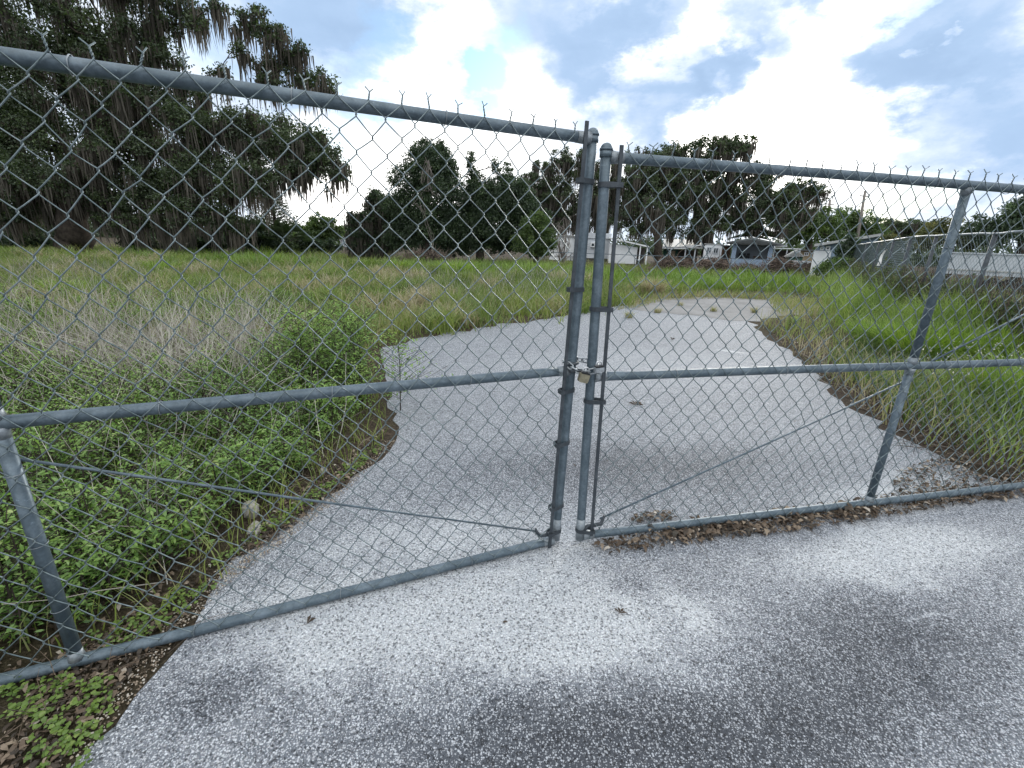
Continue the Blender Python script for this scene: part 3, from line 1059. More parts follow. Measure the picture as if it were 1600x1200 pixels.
# mown-looking and rough grass, thinning with distance
g = MB()
near_l = scatter([(-500, 1150), (-500, 520), (250, 470), (650, 500), (620, 545), (600, 700), (250, 1000)], 15000)
t = .25 + .5 * vnoise(near_l[:, 0], near_l[:, 1], 1.2, 3) + rng.normal(0, .1, len(near_l))
blades(g, near_l, .10 + .28 * rng.random(len(near_l)) * (.4 + vnoise(near_l[:, 0], near_l[:, 1], .9, 5)), .006, .8, t)
W0 = [(-16, 7.4), (0.5, 5.2), (2.5, 9.2), (3.2, 12.4), (1.5, 16), (-22, 16), (-24, 11)]
midp = scatter(None, 42000, W0)
vn = .6 * vnoise(midp[:, 0], midp[:, 1], .75, 8) + .4 * vnoise(midp[:, 0], midp[:, 1], 2.3, 81)
t = -.05 + .75 * (.55 * vnoise(midp[:, 0], midp[:, 1], .8, 9) + .45 * vnoise(midp[:, 0], midp[:, 1], 2.0, 91)) + .35 * (vn < .4) * rng.random(len(midp)) + .3 * (rng.random(len(midp)) < .14) + rng.normal(0, .1, len(midp))
blades(g, midp, (.14 + .34 * rng.random(len(midp))) * (.12 + 2.6 * vn ** 2.2), .010, .9, t)
W1 = [(-34, 12), (2, 12.2), (22, 12.8), (26, 24), (30, 34), (-50, 34)]
farp = scatter(None, 70000, W1)
vn = .6 * vnoise(farp[:, 0], farp[:, 1], .4, 12) + .4 * vnoise(farp[:, 0], farp[:, 1], 1.3, 121)
t = -.02 + .7 * (.5 * vnoise(farp[:, 0], farp[:, 1], .45, 13) + .5 * vnoise(farp[:, 0], farp[:, 1], 1.4, 131)) + rng.normal(0, .1, len(farp)) + .2 * (vnoise(farp[:, 0], farp[:, 1], .3, 20) > .6)
blades(g, farp, (.2 + .36 * rng.random(len(farp))) * (.1 + 2.5 * vn ** 2.2), .022, .9, t)
edge_l = scatter([(575, 550), (640, 525), (760, 500), (890, 482), (1000, 468), (985, 450), (760, 470), (560, 510)], 6000)
blades(g, edge_l, .12 + .32 * rng.random(len(edge_l)), .009, .6, .3 + .6 * rng.random(len(edge_l)))
right = scatter([(1170, 492), (1330, 640), (1560, 752), (2100, 800), (2300, 600), (1700, 440), (1300, 470)], 26000)
vn = vnoise(right[:, 0], right[:, 1], .9, 31)
blades(g, right, (.16 + .46 * rng.random(len(right))) * (.4 + vn), .009, .8, .2 + .75 * vnoise(right[:, 0], right[:, 1], 1.1, 32) + rng.normal(0, .12, len(right)))
# scattered tufts, dark green or seeded, break up the field
for _ in range(760):
    x_, y_ = rng.uniform(-22, 3.2), 6.2 + 16 * rng.random() ** 1.3
    if inside(DRIVE, np.array([x_]), np.array([y_]))[0] or (x_ > 0 and y_ < 9) or x_ < -1.1 * y_: continue
    n_ = rng.integers(50, 150); h_ = rng.uniform(.25, .55) * (1 + .02 * y_); w_ = .08 + .32 * rng.random()
    q = np.stack([x_ + rng.normal(0, w_, n_), y_ + rng.normal(0, w_, n_), np.zeros(n_)], 1)
    blades(g, q, h_ * (.5 + .6 * rng.random(n_)), .008 + .0011 * y_, 1.0, rng.choice([.0, .02, .12, .3, .45, .85, .95]) + rng.normal(0, .1, n_))
# grass creeping over the far slab's right end
q = scatter([(1200, 468), (1330, 478), (1450, 494), (1450, 504), (1330, 496), (1210, 492)], 6000, None, False)
q = q[rng.random(len(q)) < np.clip((q[:, 0] - 5.2) / 4.5, .05, 1)]
blades(g, q, .08 + .3 * rng.random(len(q)) ** 2, .014, .8, .3 + .6 * rng.random(len(q)))
q = scatter([(960, 486), (1000, 470), (1040, 462), (1120, 460), (1200, 464), (1200, 470), (1120, 467), (1040, 470), (1005, 480)], 1500, None, False)
blades(g, q, .06 + .22 * rng.random(len(q)), .013, .8, .4 + .6 * rng.random(len(q)))
tag(g.build('field_grass', M['grass']), kind='stuff')
g = MB()
q = scatter([(1290, 560), (1400, 655), (1570, 740), (2000, 790), (2200, 600), (1700, 480), (1400, 520)], 24000)
vn = vnoise(q[:, 0], q[:, 1], 1.3, 61)
blades(g, q, (.16 + .5 * rng.random(len(q))) * (.35 + vn), .011, .8, .15 + .75 * vnoise(q[:, 0], q[:, 1], 1.7, 62) + rng.normal(0, .14, len(q)))
for i_, n_ in ((1, 5000), (2, 8000)):
    A_ = (np.array(P(1600, 367, 7.0)[:2]), np.array(P(1428, 374, 10.2)[:2]), np.array(P(1330, 388, 26)[:2]))
    t_ = rng.random(n_) ** (1 if i_ == 1 else 1.5); q = A_[i_ - 1] + (A_[i_] - A_[i_ - 1]) * t_[:, None]
    q = np.stack([q[:, 0] - .25 - np.abs(rng.normal(0, .55, n_)), q[:, 1] - np.abs(rng.normal(0, .45, n_)), np.zeros(n_)], 1)
    vn = vnoise(q[:, 0], q[:, 1], 1.1, 66)
    blades(g, q, (.35 + .6 * rng.random(n_)) * (.4 + 1.1 * vn), .013, .7, .45 + .55 * vnoise(q[:, 0], q[:, 1], 1.5, 67) + rng.normal(0, .12, n_))
tag(g.build('verge_grass', M['verge']), kind='stuff')

# the far band of lush tall grass before the trees
g = MB()
for (xa, xb, ya, yb, n_, hh) in ((-42, 3, 19, 27, 20000, .62), (-14, 10, 17, 21, 8000, .5), (3, 24, 17, 27, 12000, .55)):
    q = np.stack([rng.uniform(xa, xb, n_), rng.uniform(ya, yb, n_), np.zeros(n_)], 1)
    vn = vnoise(q[:, 0], q[:, 1], .55, 40)
    q = q[vn > .33]; vn = vn[vn > .33]
    blades(g, q, hh * (.12 + 1.5 * vn ** 2) * (.6 + .6 * rng.random(len(q))), .03, .55, .15 + .7 * vnoise(q[:, 0], q[:, 1], .7, 41) + rng.normal(0, .12, len(q)))
tag(g.build('tall_grass', M['lush']), kind='stuff')

# green leafy weeds along the left edge of the drive
wd, ws = MB(), MB()
WEEDS = [(-250, 1080), (-350, 640), (60, 590), (300, 600), (470, 560), (555, 560), (572, 640), (485, 735), (375, 805), (250, 890), (150, 965), (40, 1010)]
q = scatter(WEEDS, 820)
for p_ in q:
    leafy_plant(wd, p_, .16 + .44 * rng.random() * (.35 + 1.2 * vnoise(p_[None, 0], p_[None, 1], 1.6, 50)[0]), 150, .027, .42, .22 + .45 * vnoise(p_[None, 0], p_[None, 1], 2.2, 51)[0], ws)
q = scatter([(-200, 640), (-100, 500), (560, 470), (600, 560), (400, 640)], 170)
for p_ in q:
    leafy_plant(wd, p_, .25 + .3 * rng.random(), 120, .027, .35, .3 + .35 * rng.random(), ws)
q = scatter([(-150, 570), (-50, 470), (300, 455), (480, 480), (430, 545)], 230)
for p_ in q:
    leafy_plant(wd, p_, .2 + .35 * rng.random(), 110, .03, .32, .25 + .35 * rng.random(), ws)
q = scatter([(-250, 1080), (0, 1015), (150, 968), (250, 890), (60, 840), (-300, 840)], 210)
for p_ in q:
    leafy_plant(wd, p_, .10 + .22 * rng.random(), 70, .026, .45, .15 + .35 * rng.random(), ws)
tag(wd.build('leafy_weeds', M['weed']), kind='stuff')
tag(ws.build('weed_stems', M['bark']), kind='stuff')

# bleached dry stalks among the weeds
st = MB()
q = scatter([(-150, 640), (-100, 480), (150, 470), (430, 490), (480, 610), (250, 640)], 500)
stalks(st, q, .35 + .55 * rng.random(len(q)), .0030 + .0022 * rng.random(len(q)), .95, .25 + .7 * rng.random(len(q)), .12)
q = scatter([(-150, 900), (-100, 560), (430, 560), (540, 700), (420, 800), (200, 960)], 420)
stalks(st, q, .35 + .45 * rng.random(len(q)), .0028, .9, .3 + .7 * rng.random(len(q)), .14)
q = scatter([(120, 700), (110, 560), (430, 540), (440, 640)], 420)
stalks(st, q, .45 + .55 * rng.random(len(q)), .0036, 1.1, .5 + .6 * rng.random(len(q)), .1)
q = scatter([(-60, 640), (0, 560), (300, 545), (480, 560), (470, 630), (200, 680)], 330)
stalks(st, q, .6 + .45 * rng.random(len(q)), .0032, .8, .3 + .6 * rng.random(len(q)), .12, 1)
q = scatter([(0, 480), (0, 430), (220, 430), (260, 470)], 240)
stalks(st, q, .5 + .4 * rng.random(len(q)), .004, .8, .2 + .5 * rng.random(len(q)), .15)
q = scatter([(620, 490), (640, 440), (900, 435), (900, 475)], 420)
stalks(st, q, .4 + .35 * rng.random(len(q)), .004, .5, .4 + .5 * rng.random(len(q)), .1)
q = scatter([(1250, 570), (1420, 690), (1600, 750), (1900, 760), (1700, 620), (1400, 560)], 420)
stalks(st, q, .2 + .35 * rng.random(len(q)), .0026, 1.3, .1 + .6 * rng.random(len(q)), .25)
q = scatter([(1240, 500), (1560, 500), (1720, 430), (1400, 425)], 260)
stalks(st, q, .5 + .5 * rng.random(len(q)), .005, .6, .1 + .5 * rng.random(len(q)), .15)
q = scatter([(1400, 640), (1440, 600), (1580, 600), (1600, 650), (1480, 665)], 130, None, False); q[:, 2] = .35 + .25 * rng.random(len(q))
fine_leaves(st, q, .022, .95 + .05 * rng.random(len(q)), .5)
tag(st.build('dry_stalks', M['straw']), kind='stuff')

# dead leaves and twigs
lt = MB()
def litter(poly, n, size, lift=.012, avoid=False, world=None):
    q = scatter(poly, n, world, avoid)
    q = q[rng.random(len(q)) < .35 + 1.1 * vnoise(q[:, 0], q[:, 1], 5.0, 77)]
    q[:, 2] += .008 + lift * rng.random(len(q)) * (.3 + 1.2 * vnoise(q[:, 0], q[:, 1], 7.0, 78))
    fine_leaves(lt, q, size * (.4 + 1.1 * rng.random(len(q)) ** 1.5), rng.random(len(q)) ** 1.2, .45, .72, .5)
litter([(925, 850), (1000, 832), (1120, 812), (1260, 796), (1380, 778), (1600, 752), (1640, 775), (1500, 790), (1400, 808), (1250, 832), (1130, 846), (1030, 858), (950, 868)], 2400, .034, .025)
litter([(1000, 838), (1130, 820), (1380, 788), (1370, 806), (1200, 828), (1050, 848)], 700, .046, .04)
litter([(985, 820), (1060, 812), (1050, 800), (990, 806)], 90, .035)
litter([(1390, 790), (1400, 740), (1480, 715), (1560, 745), (1900, 770), (1900, 850), (1600, 782)], 1500, .04, .03)
litter([(1180, 500), (1240, 555), (1340, 640), (1480, 722), (1540, 735), (1400, 640), (1290, 560)], 1700, .035, .02)
litter([(600, 705), (520, 775), (430, 845), (360, 880), (440, 790), (540, 720), (600, 670)], 1800, .028, .02)
litter([(300, 960), (150, 1120), (60, 1250), (-60, 1250), (80, 1040), (220, 960)], 900, .026, .012)
litter([(590, 600), (575, 545), (640, 530), (880, 490), (1000, 474), (990, 465), (760, 500), (560, 540)], 800, .03, .02)
litter([(1000, 470), (1120, 461), (1340, 480), (1440, 494), (1440, 484), (1330, 472), (1120, 455)], 700, .05, .02)
litter([(-300, 1100), (-300, 800), (150, 760), (330, 830), (330, 900), (150, 1040), (60, 1090)], 2200, .03, .012)
q = scatter([(620, 690), (520, 790), (430, 860), (350, 920), (290, 985), (220, 1080), (120, 1200), (80, 1200), (200, 1050), (290, 940), (360, 870), (440, 800), (600, 690)], 3200, None, False)
q[:, 2] = .008
fine_leaves(lt, q, .004 + .006 * rng.random(len(q)), .8 + .25 * rng.random(len(q)), .8, .5, .3, True)
litter(None, 40, .018, .0, False, [(-.6, 1.1), (2.2, 1.2), (3, 4.5), (0, 6), (-.4, 3)])
q = scatter([(930, 860), (1100, 830), (1500, 775), (1500, 785), (1200, 832), (1000, 862)], 130, None, False); q[:, 2] = .02
stalks(lt, q, .08 + .12 * rng.random(len(q)), .0016, 9, rng.random(len(q)) * .7, .15)
q = scatter([(1400, 700), (1580, 750), (1850, 770), (1700, 690), (1480, 660)], 600, None, False); q[:, 2] = .03
stalks(lt, q, .15 + .25 * rng.random(len(q)), .002, 6, rng.random(len(q)) * .7, .25)
q = scatter([(400, 810), (540, 730), (600, 680), (590, 660), (470, 740), (380, 800)], 160); q[:, 2] = .02
stalks(lt, q, .12 + .25 * rng.random(len(q)), .0018, 7, .2 + rng.random(len(q)) * .8, .2)
q = scatter([(20, 1190), (240, 1050), (330, 960), (250, 990), (60, 1090), (-40, 1190)], 90, None, False); q[:, 2] = .015
stalks(lt, q, .08 + .14 * rng.random(len(q)), .0014, 8, .2 + rng.random(len(q)) * .6, .2)
tag(lt.build('leaf_litter', M['litter']), kind='stuff')

# low clover-like ground cover at the near left corner and along the edge
cl = MB()
q = np.vstack([scatter([(20, 1250), (40, 1130), (100, 1060), (190, 1070), (170, 1130), (130, 1230)], 62, None, False),
               scatter([(-20, 1090), (20, 1080), (120, 1060), (110, 1095), (20, 1140)], 22, None, False),
               scatter([(330, 900), (440, 830), (600, 705), (590, 695), (430, 812), (330, 885)], 120, None, False),
               scatter([(120, 1010), (230, 960), (300, 915), (330, 925), (260, 985), (150, 1040)], 60, None, False)])
for p_ in q:
    nl = 6
    c = np.repeat(p_[None], nl, 0) + rng.normal(0, .012, (nl, 3)); c[:, 2] = .012 + .022 * rng.random(nl)
    fine_leaves(cl, c, .010 + .010 * rng.random(nl), .0 + .4 * rng.random() + .45 * rng.random(nl), .85, .72, .25, True)
tag(cl.build('ground_cover', M['clover']), kind='stuff')


def grass_clump(label, base, n, h, spread, width, m, lean=.9, group=None, name='grass_clump', tl=.3, th=.9):
    root = MB()
    q = np.zeros((n, 3)); a_ = rng.random(n) * 6.283; r_ = spread * rng.random(n) ** .7
    q[:, 0], q[:, 1] = r_ * np.cos(a_), r_ * np.sin(a_)
    blades(root, q, h * (.5 + .6 * rng.random(n)), width, lean, tl + (th - tl) * rng.random(n), 1.0, a_ + rng.normal(0, .7, n))
    o = root.build(name, m)
    o.location = (base[0], base[1], 0)
    return tag(o, label, 'grass clump', group)


LG = 'lush grass clumps beside the right fence'
for (px, py, n_, h_, s_, lb) in ((1375, 545, 900, .62, .35, 'bright green grass clump, leftmost of the lush ones by the right fence'),
                                 (1440, 565, 1300, .75, .45, 'bright green grass clump in front of the right leaf upright, rather low'),
                                 (1480, 540, 1500, .95, .5, 'tallest bright green grass clump just right of the upright'),
                                 (1545, 575, 1200, .8, .5, 'bright green grass clump far to the right, under the fence post'),
                                 (1410, 500, 1000, .8, .45, 'bright green grass clump behind the others, close to the paper strip'),
                                 (1620, 640, 1100, .7, .5, 'dull green grass clump at the right edge above the bottom rail')):
    grass_clump(lb, G(px, py), n_, h_, s_, .013, M['lush'], .9, LG)
FG = 'grass clumps standing in the field'
for (px, py, n_, h_, s_, lb) in ((715, 432, 700, .85, .8, 'large bright grass clump in the field before the dark evergreen'),
                                 (625, 424, 420, .75, .6, 'bright grass clump in the field left of the large one'),
                                 (845, 428, 380, .7, .5, 'bright grass clump in the field below the mobile home corner'),
                                 (570, 420, 360, .6, .6, 'low bright grass clump before the mossy dark bush'),
                                 (95, 466, 420, .5, .45, 'bright grass clump at the far left, in front of the oak trunk'),
                                 (250, 428, 380, .6, .5, 'arching pale grass clump under the oak crown'),
                                 (1018, 462, 260, .75, .3, 'dry buff grass clump at the far left corner of the drive')):
    grass_clump(lb, G(px, py), n_, h_, s_, .03, M['grass'] if 'buff' in lb else M['lush'], .9, FG, tl=.75 if 'buff' in lb else .3, th=1.0)
TG = 'grass tufts growing from the cracks of the drive'
for (px, py, n_, h_, lb) in ((1027, 489, 110, .17, 'small dry tuft growing in the drive crack, leftmost'), (1062, 478, 70, .16, 'tiny dry tuft on the concrete, second from the left'),
                             (1114, 487, 90, .18, 'small dry tuft in the crack, third from the left'), (1178, 489, 130, .2, 'dry tuft in the crack close to the right verge'),
                             (982, 497, 110, .2, 'dry tuft at the left edge of the drive next to the latch posts')):
    grass_clump(lb, G(px, py), n_, h_, .07, .009, M['grass'], .8, TG, 'grass_tuft', .5, 1)

# bushy weeds that stand by themselves
BW = 'bushy green weeds along the drive'
for (px, py, h_, n_, sp, lb) in ((532, 622, 1.05, 1500, .55, 'tallest bushy green weed leaning over the left drive edge'),
                                 (500, 690, .55, 420, .6, 'bushy green weed below the mid rail at the drive edge'),
                                 (405, 780, .42, 330, .6, 'low bushy weed near the pale stones'),
                                 (130, 870, .45, 330, .6, 'bushy weed close behind the left upright'),
                                 (240, 890, .36, 260, .6, 'low dark leafy weed beside the clover patch'),
                                 (1235, 515, .35, 180, .5, 'small green weed on the right verge of the drive')):
    root = empty('weed_bush', (*G(px, py)[:2], 0), 0, lb, 'weed', BW)
    f_, s_ = MB(), MB()
    for k in range(7 if h_ < .9 else 12):
        o = rng.normal(0, .10 * h_ / .6, 3); o[2] = 0
        leafy_plant(f_, o, h_ * (.65 + .4 * rng.random()), n_ // 3, .034, sp * .75, .35 + .3 * rng.random(), s_)
    f_.build('foliage', M['weed'], root); s_.build('stem', M['bark'], root)


# ------------------------------------------------------------------ trees
def tree(name, label, cat, D, trunk, blobs, n, size, m, moss=0, group=None, thick=.8, moss_len=1.2, limb=.0, tint0=.5, gap=1.0, sub=.16):
    """trunk: [(px,py,radius)] upwards; blobs: [(px,py,rx,ry)] crown masses, as seen, at distance D"""
    base = P(trunk[0][0], trunk[0][1], D); base[2] = 0
    root = empty(name, base, 0, label, cat, group)
    sc = np.linalg.norm(P(801, 380, D) - P(800, 380, D))
    tm = MB()
    path = [np.zeros(3)]
    rad = [trunk[0][2] * 1.5]
    for (px, py, r_) in trunk[1:]:
        path.append(P(px, py, D) - base); rad.append(r_)
    pp, rr = [], []
    for i in range(len(path) - 1):
        for t_ in np.linspace(0, 1, 5, endpoint=False):
            pp.append(path[i] * (1 - t_) + path[i + 1] * t_ + (rng.normal(0, rad[i] * .12, 3) if i + t_ > 0 else 0)); rr.append(rad[i] * (1 - t_) + rad[i + 1] * t_)
    pp.append(path[-1]); rr.append(rad[-1])
    tm.tube(pp, rr, 10)
    cr_, ms = MB(), MB()
    area = sum(b_[2] * b_[3] for b_ in blobs)
    top = path[-1]
    nodes = [(pp[k_], rr[k_] * .6, 0) for k_ in range(int(len(pp) * .55), len(pp))]
    px_t, py_t = trunk[-1][0], trunk[-1][1]
    for (px, py, rx, ry) in sorted(blobs, key=lambda b_: math.hypot(b_[0] - px_t, b_[1] - py_t)):
        dy = rng.normal(0, .35) * rx * sc * thick
        c = P(px, py, D) - base + np.array([0, dy, 0])
        R_ = np.array([rx * sc, (rx + ry) / 2 * sc * thick, ry * sc])
        nb = max(10, int(n * rx * ry / area))
        rs = max(size * 1.6, min(rx, ry) * sc * sub * 2)
        nsub = max(5, int(4.2 * (R_[0] * R_[2]) ** .8 / rs ** 1.6 * gap))
        u = rng.normal(size=(nsub, 3)); u /= np.linalg.norm(u, axis=1)[:, None]
        sc_ = c + u * R_ * (rng.random(nsub) ** .45)[:, None] * .92
        st_ = tint0 + rng.normal(0, .16, nsub)
        k = rng.integers(0, nsub, nb)
        pos = sc_[k] + rng.normal(0, 1, (nb, 3)) * rs * np.array([.5, .5, .38])
        leaves(cr_, pos, size * (.6 + .8 * rng.random(nb)), st_[k] + rng.normal(0, .13, nb), .55)
        # limbs to the masses, twigs to the leaf clumps
        # each mass grows from the nearest limb that already stands
        ds = [np.linalg.norm(c - q_) * (1.0 if w_ > .03 else 1.3) for q_, w_, _d in nodes]
        a, ra, da = nodes[int(np.argmin(ds))]
        r0 = max(.022, ra * .72)
        r1 = max(.018, r0 * .55)
        bend = (c - a) * .5 + rng.normal(0, .16, 3) * np.linalg.norm(c - a) + np.array([0, 0, .10 * np.linalg.norm(c - a)])
        bz = [a * (1 - t_) ** 2 + 2 * (a + bend) * t_ * (1 - t_) + c * t_ * t_ + rng.normal(0, r0 * .5, 3) * (0 < t_ < 1) for t_ in np.linspace(0, 1, 8)]
        tm.tube(bz, np.linspace(r0, r1, 8), 7)
        nodes.append((c, r1, 1)); nodes.append((bz[4], (r0 + r1) / 2, 1))
        for e in sc_[rng.permutation(nsub)[:min(nsub, 9)]]:
            s0 = bz[random.randint(3, 7)]
            mm = (s0 + e) / 2 + rng.normal(0, .08, 3) * np.linalg.norm(e - s0)
            tm.tube([s0, mm, e], [r1 * .7, r1 * .5, r1 * .2], 4, False)
        if moss:
            nm = int(moss * rx * ry / area)
            pw = rng.random(nsub) ** 3; kk = rng.choice(nsub, nm // 9 + 1, p=pw / pw.sum())
            low = sc_[kk] + np.array([0, 0, -.1])
            ml = moss_len * (.35 + .9 * rng.random(len(low)))
            mt = .3 + .4 * rng.random(len(low))
            rep = 9
            q_ = np.repeat(low, rep, 0) + rng.normal(0, .16, (len(low) * rep, 3)) * np.array([1, 1, .5])
            blades(ms, q_, -np.repeat(ml, rep) * (.4 + .7 * rng.random(len(q_))), size * .55, .12, np.repeat(mt, rep) + rng.normal(0, .15, len(q_)))
    tm.build('trunk', M['bark'], root, True)
    cr_.build('crown', m, root)
    if moss: ms.build('hanging_moss', M['moss'], root)
    return root


OAK = 'large live oaks hung with moss'
tree('oak_tree', 'huge live oak on the left draped with grey moss, leaning trunk', 'tree', 26,
     [(108, 400, .62), (118, 365, .72), (112, 320, .62), (135, 255, .55), (165, 190, .42), (200, 130, .34)],
     [(40, 60, 95, 60), (-40, 120, 90, 80), (150, 50, 80, 52), (120, 150, 110, 55), (20, 210, 100, 60), (180, 235, 110, 55), (290, 195, 85, 46), (380, 210, 80, 50), (450, 225, 66, 44), (490, 235, 40, 34), (520, 265, 26, 34),
      (330, 270, 90, 45), (400, 285, 55, 30), (460, 262, 44, 24), (240, 290, 90, 40), (60, 285, 90, 45), (-30, 290, 90, 70), (300, 330, 70, 28), (200, 345, 60, 20), (350, 345, 45, 25),
      (235, 30, 34, 30), (280, 10, 30, 20), (308, 40, 18, 14), (335, 12, 20, 14), (392, 32, 32, 22), (428, 58, 30, 18), (446, 96, 32, 24), (405, 102, 26, 20), (480, 122, 18, 12), (506, 126, 20, 18), (516, 146, 13, 10), (375, 78, 16, 12), (350, 118, 22, 12), (425, 130, 26, 12), (470, 75, 14, 10),
      (60, -60, 120, 50), (210, -40, 90, 36), (-120, 220, 80, 120), (95, 305, 60, 32), (30, 325, 60, 36), (190, 318, 60, 30), (140, 270, 60, 36), (250, 345, 50, 24), (250, 90, 40, 26), (200, 150, 60, 40), (280, 140, 44, 26)],
     200000, .14, M['oak_leaf'], 23000, OAK, .7, 1.6, gap=1.2)
tree('oak_tree', 'mossy live oak rising behind the blue-grey house, broad crown', 'tree', 44,
     [(1107, 406, .55), (1107, 380, .5), (1105, 345, .45), (1095, 300, .35), (1090, 270, .28)],
     [(1010, 250, 45, 22), (1065, 245, 45, 28), (1120, 235, 50, 24), (1155, 225, 32, 16), (1010, 295, 48, 34), (1070, 300, 50, 40), (1130, 300, 45, 40), (1180, 300, 34, 30), (1215, 310, 34, 28), (1245, 295, 28, 16),
      (985, 330, 36, 40), (1040, 345, 40, 28), (1105, 345, 44, 30), (1165, 345, 30, 25), (1210, 345, 24, 22), (1268, 302, 24, 18), (1240, 330, 30, 20), (1155, 268, 36, 24), (1200, 278, 26, 18), (985, 285, 26, 26), (1040, 275, 40, 26), (1100, 270, 40, 26)],
     74000, .19, M['oak_leaf'], 13000, OAK, .8, 1.4, gap=.8, sub=.12)
tree('oak_tree', 'thin-crowned mossy oak behind the white mobile home', 'tree', 46,
     [(880, 402, .4), (878, 370, .36), (872, 330, .3), (868, 290, .2)],
     [(850, 265, 24, 20), (880, 250, 24, 18), (905, 255, 26, 26), (840, 300, 26, 28), (875, 300, 30, 28), (915, 300, 30, 34), (935, 345, 26, 30), (955, 320, 24, 40), (850, 340, 22, 22), (950, 265, 20, 22), (875, 345, 30, 20), (900, 330, 26, 24), (940, 300, 24, 26), (828, 288, 18, 20), (836, 322, 22, 26), (860, 315, 24, 24)],
     36000, .17, M['oak_leaf'], 7500, OAK, .8, 1.7, gap=.55, sub=.12)
tree('leaning_tree', 'bare leaning grey trunk with ragged top beside the green cabin', 'tree', 40,
     [(1032, 404, .3), (1026, 370, .26), (1020, 345, .22), (1018, 320, .12)], [(1016, 318, 14, 14), (1030, 330, 14, 12)], 700, .2, M['oak_leaf'], 300, None, .8)
EV = 'dark evergreens in the middle of the field edge'
tree('evergreen_tree', 'tallest dark evergreen left of the gate posts, with dead vines down its face', 'tree', 29,
     [(665, 402, .25), (665, 350, .22), (668, 270, .12)],
     [(672, 255, 38, 32), (700, 265, 22, 28), (650, 285, 40, 30), (695, 305, 32, 40), (625, 325, 38, 38), (665, 340, 45, 45), (700, 355, 34, 36), (635, 370, 40, 24), (668, 238, 16, 20), (690, 232, 12, 14), (648, 240, 10, 14)],
     64000, .12, M['dark_leaf'], 0, EV, .8, gap=2.6)
tree('evergreen_tree', 'spiky-topped dark evergreen right of the tallest one', 'tree', 30,
     [(750, 402, .2), (750, 350, .16), (742, 270, .08)],
     [(742, 300, 18, 40), (736, 258, 7, 20), (765, 340, 30, 40), (740, 360, 28, 36), (782, 318, 36, 28), (790, 282, 16, 26), (775, 260, 6, 14), (800, 345, 36, 34), (815, 320, 20, 28), (780, 378, 46, 20), (722, 350, 26, 38), (730, 318, 20, 30), (760, 305, 24, 30), (805, 308, 26, 30), (825, 335, 24, 24), (850, 385, 26, 14), (818, 318, 24, 28), (838, 345, 22, 24), (712, 385, 40, 16)],
     84000, .12, M['dark_leaf'], 0, EV, .8, gap=2.4)
tree('evergreen_shrub', 'rounded brighter green shrub at the right end of the evergreens', 'shrub', 28.5,
     [(838, 402, .12), (838, 375, .08)], [(838, 352, 26, 20), (850, 372, 22, 20), (822, 376, 26, 20), (835, 390, 30, 14)], 16000, .11, M['bright_leaf'], 0, None, .8, gap=2)
tree('mossy_tree', 'drooping dark bush-like tree with moss, left end of the evergreens', 'tree', 30,
     [(585, 402, .2), (585, 370, .16), (590, 330, .1)], [(590, 325, 26, 24), (570, 350, 26, 26), (600, 365, 32, 28), (558, 375, 18, 24), (612, 335, 22, 26), (584, 304, 12, 14), (556, 345, 12, 16), (580, 388, 34, 12)],
     26000, .12, M['dark_leaf'], 4200, None, .8, 1.0, gap=2)
tree('round_tree', 'round-headed green tree far off behind the white roof', 'tree', 48, [(505, 392, .2), (505, 372, .18), (505, 355, .14)],
     [(505, 348, 26, 17), (490, 360, 26, 16), (522, 362, 22, 14), (478, 372, 26, 14), (508, 374, 30, 12)], 9000, .22, M['bright_leaf'], 0, None, .8)
tree('dark_bush', 'dark spreading bush in front of the far round tree', 'shrub', 34, [(490, 398, .12), (488, 380, .08)], [(480, 378, 30, 16), (455, 386, 26, 14), (508, 386, 22, 12)], 6000, .17, M['dark_leaf'])
HG = 'understorey shrubs beneath the big oak'
for (px, py, rx, ry, lb, k) in ((395, 372, 40, 26, 'dark shrub under the right end of the oak crown', 'dark_leaf'), (320, 378, 45, 20, 'dark shrub under the middle of the oak crown', 'dark_leaf'),
                                (40, 368, 50, 24, 'dark shrub left of the oak trunk', 'dark_leaf'), (-60, 365, 60, 30, 'dark shrub beyond the left edge of the gate', 'dark_leaf'), (225, 378, 50, 16, 'low dark shrub just right of the oak trunk', 'dark_leaf'), (432, 380, 26, 18, 'dull shrub below the thin pine', 'oak_leaf')):
    tree('shrub', lb, 'shrub', 30, [(px, 396, .1), (px, 380, .07)], [(px - rx * .4, py + 4, rx * .6, ry * .8), (px + rx * .4, py + 5, rx * .6, ry * .8), (px, py - 4, rx * .6, ry * .9)], 5200, .17, M[k], 0, HG, .7)


def pine(label, px, ptop, pbase, D):
    base = P(px, pbase, D); base[2] = 0
    root = empty('pine_tree', base, 0, label, 'tree')
    topz = P(px, ptop, D)[2]
    t_ = MB(); t_.tube([(0, 0, 0), (.05, 0, topz * .5), (0, 0, topz)], [.2, .14, .03], 7)
    c_ = MB()
    for k in range(15):
        z = topz * (.30 + .68 * k / 15)
        L = (1 - k / 15) * 1.9 + .35
        for a_ in np.linspace(0, 6.283, 6, endpoint=False) + rng.random() * 3:
            d = np.array([math.cos(a_), math.sin(a_), .25])
            t_.tube([(0, 0, z), tuple(np.array([0, 0, z]) + d * L * .6), tuple(np.array([0, 0, z + .12 * L]) + d * L)], [.04, .03, .01], 4, False)
            u = rng.random((34, 1))
            leaves(c_, np.array([0, 0, z]) + d * L * (.35 + .7 * u) + rng.normal(0, .11, (34, 3)), .22, .4 + rng.normal(0, .15, 34), .3)
    t_.build('trunk', M['bark'], root, True); c_.build('crown', M['oak_leaf'], root)


pine('slim pine with sparse whorled branches right of the big oak', 434, 288, 390, 42)


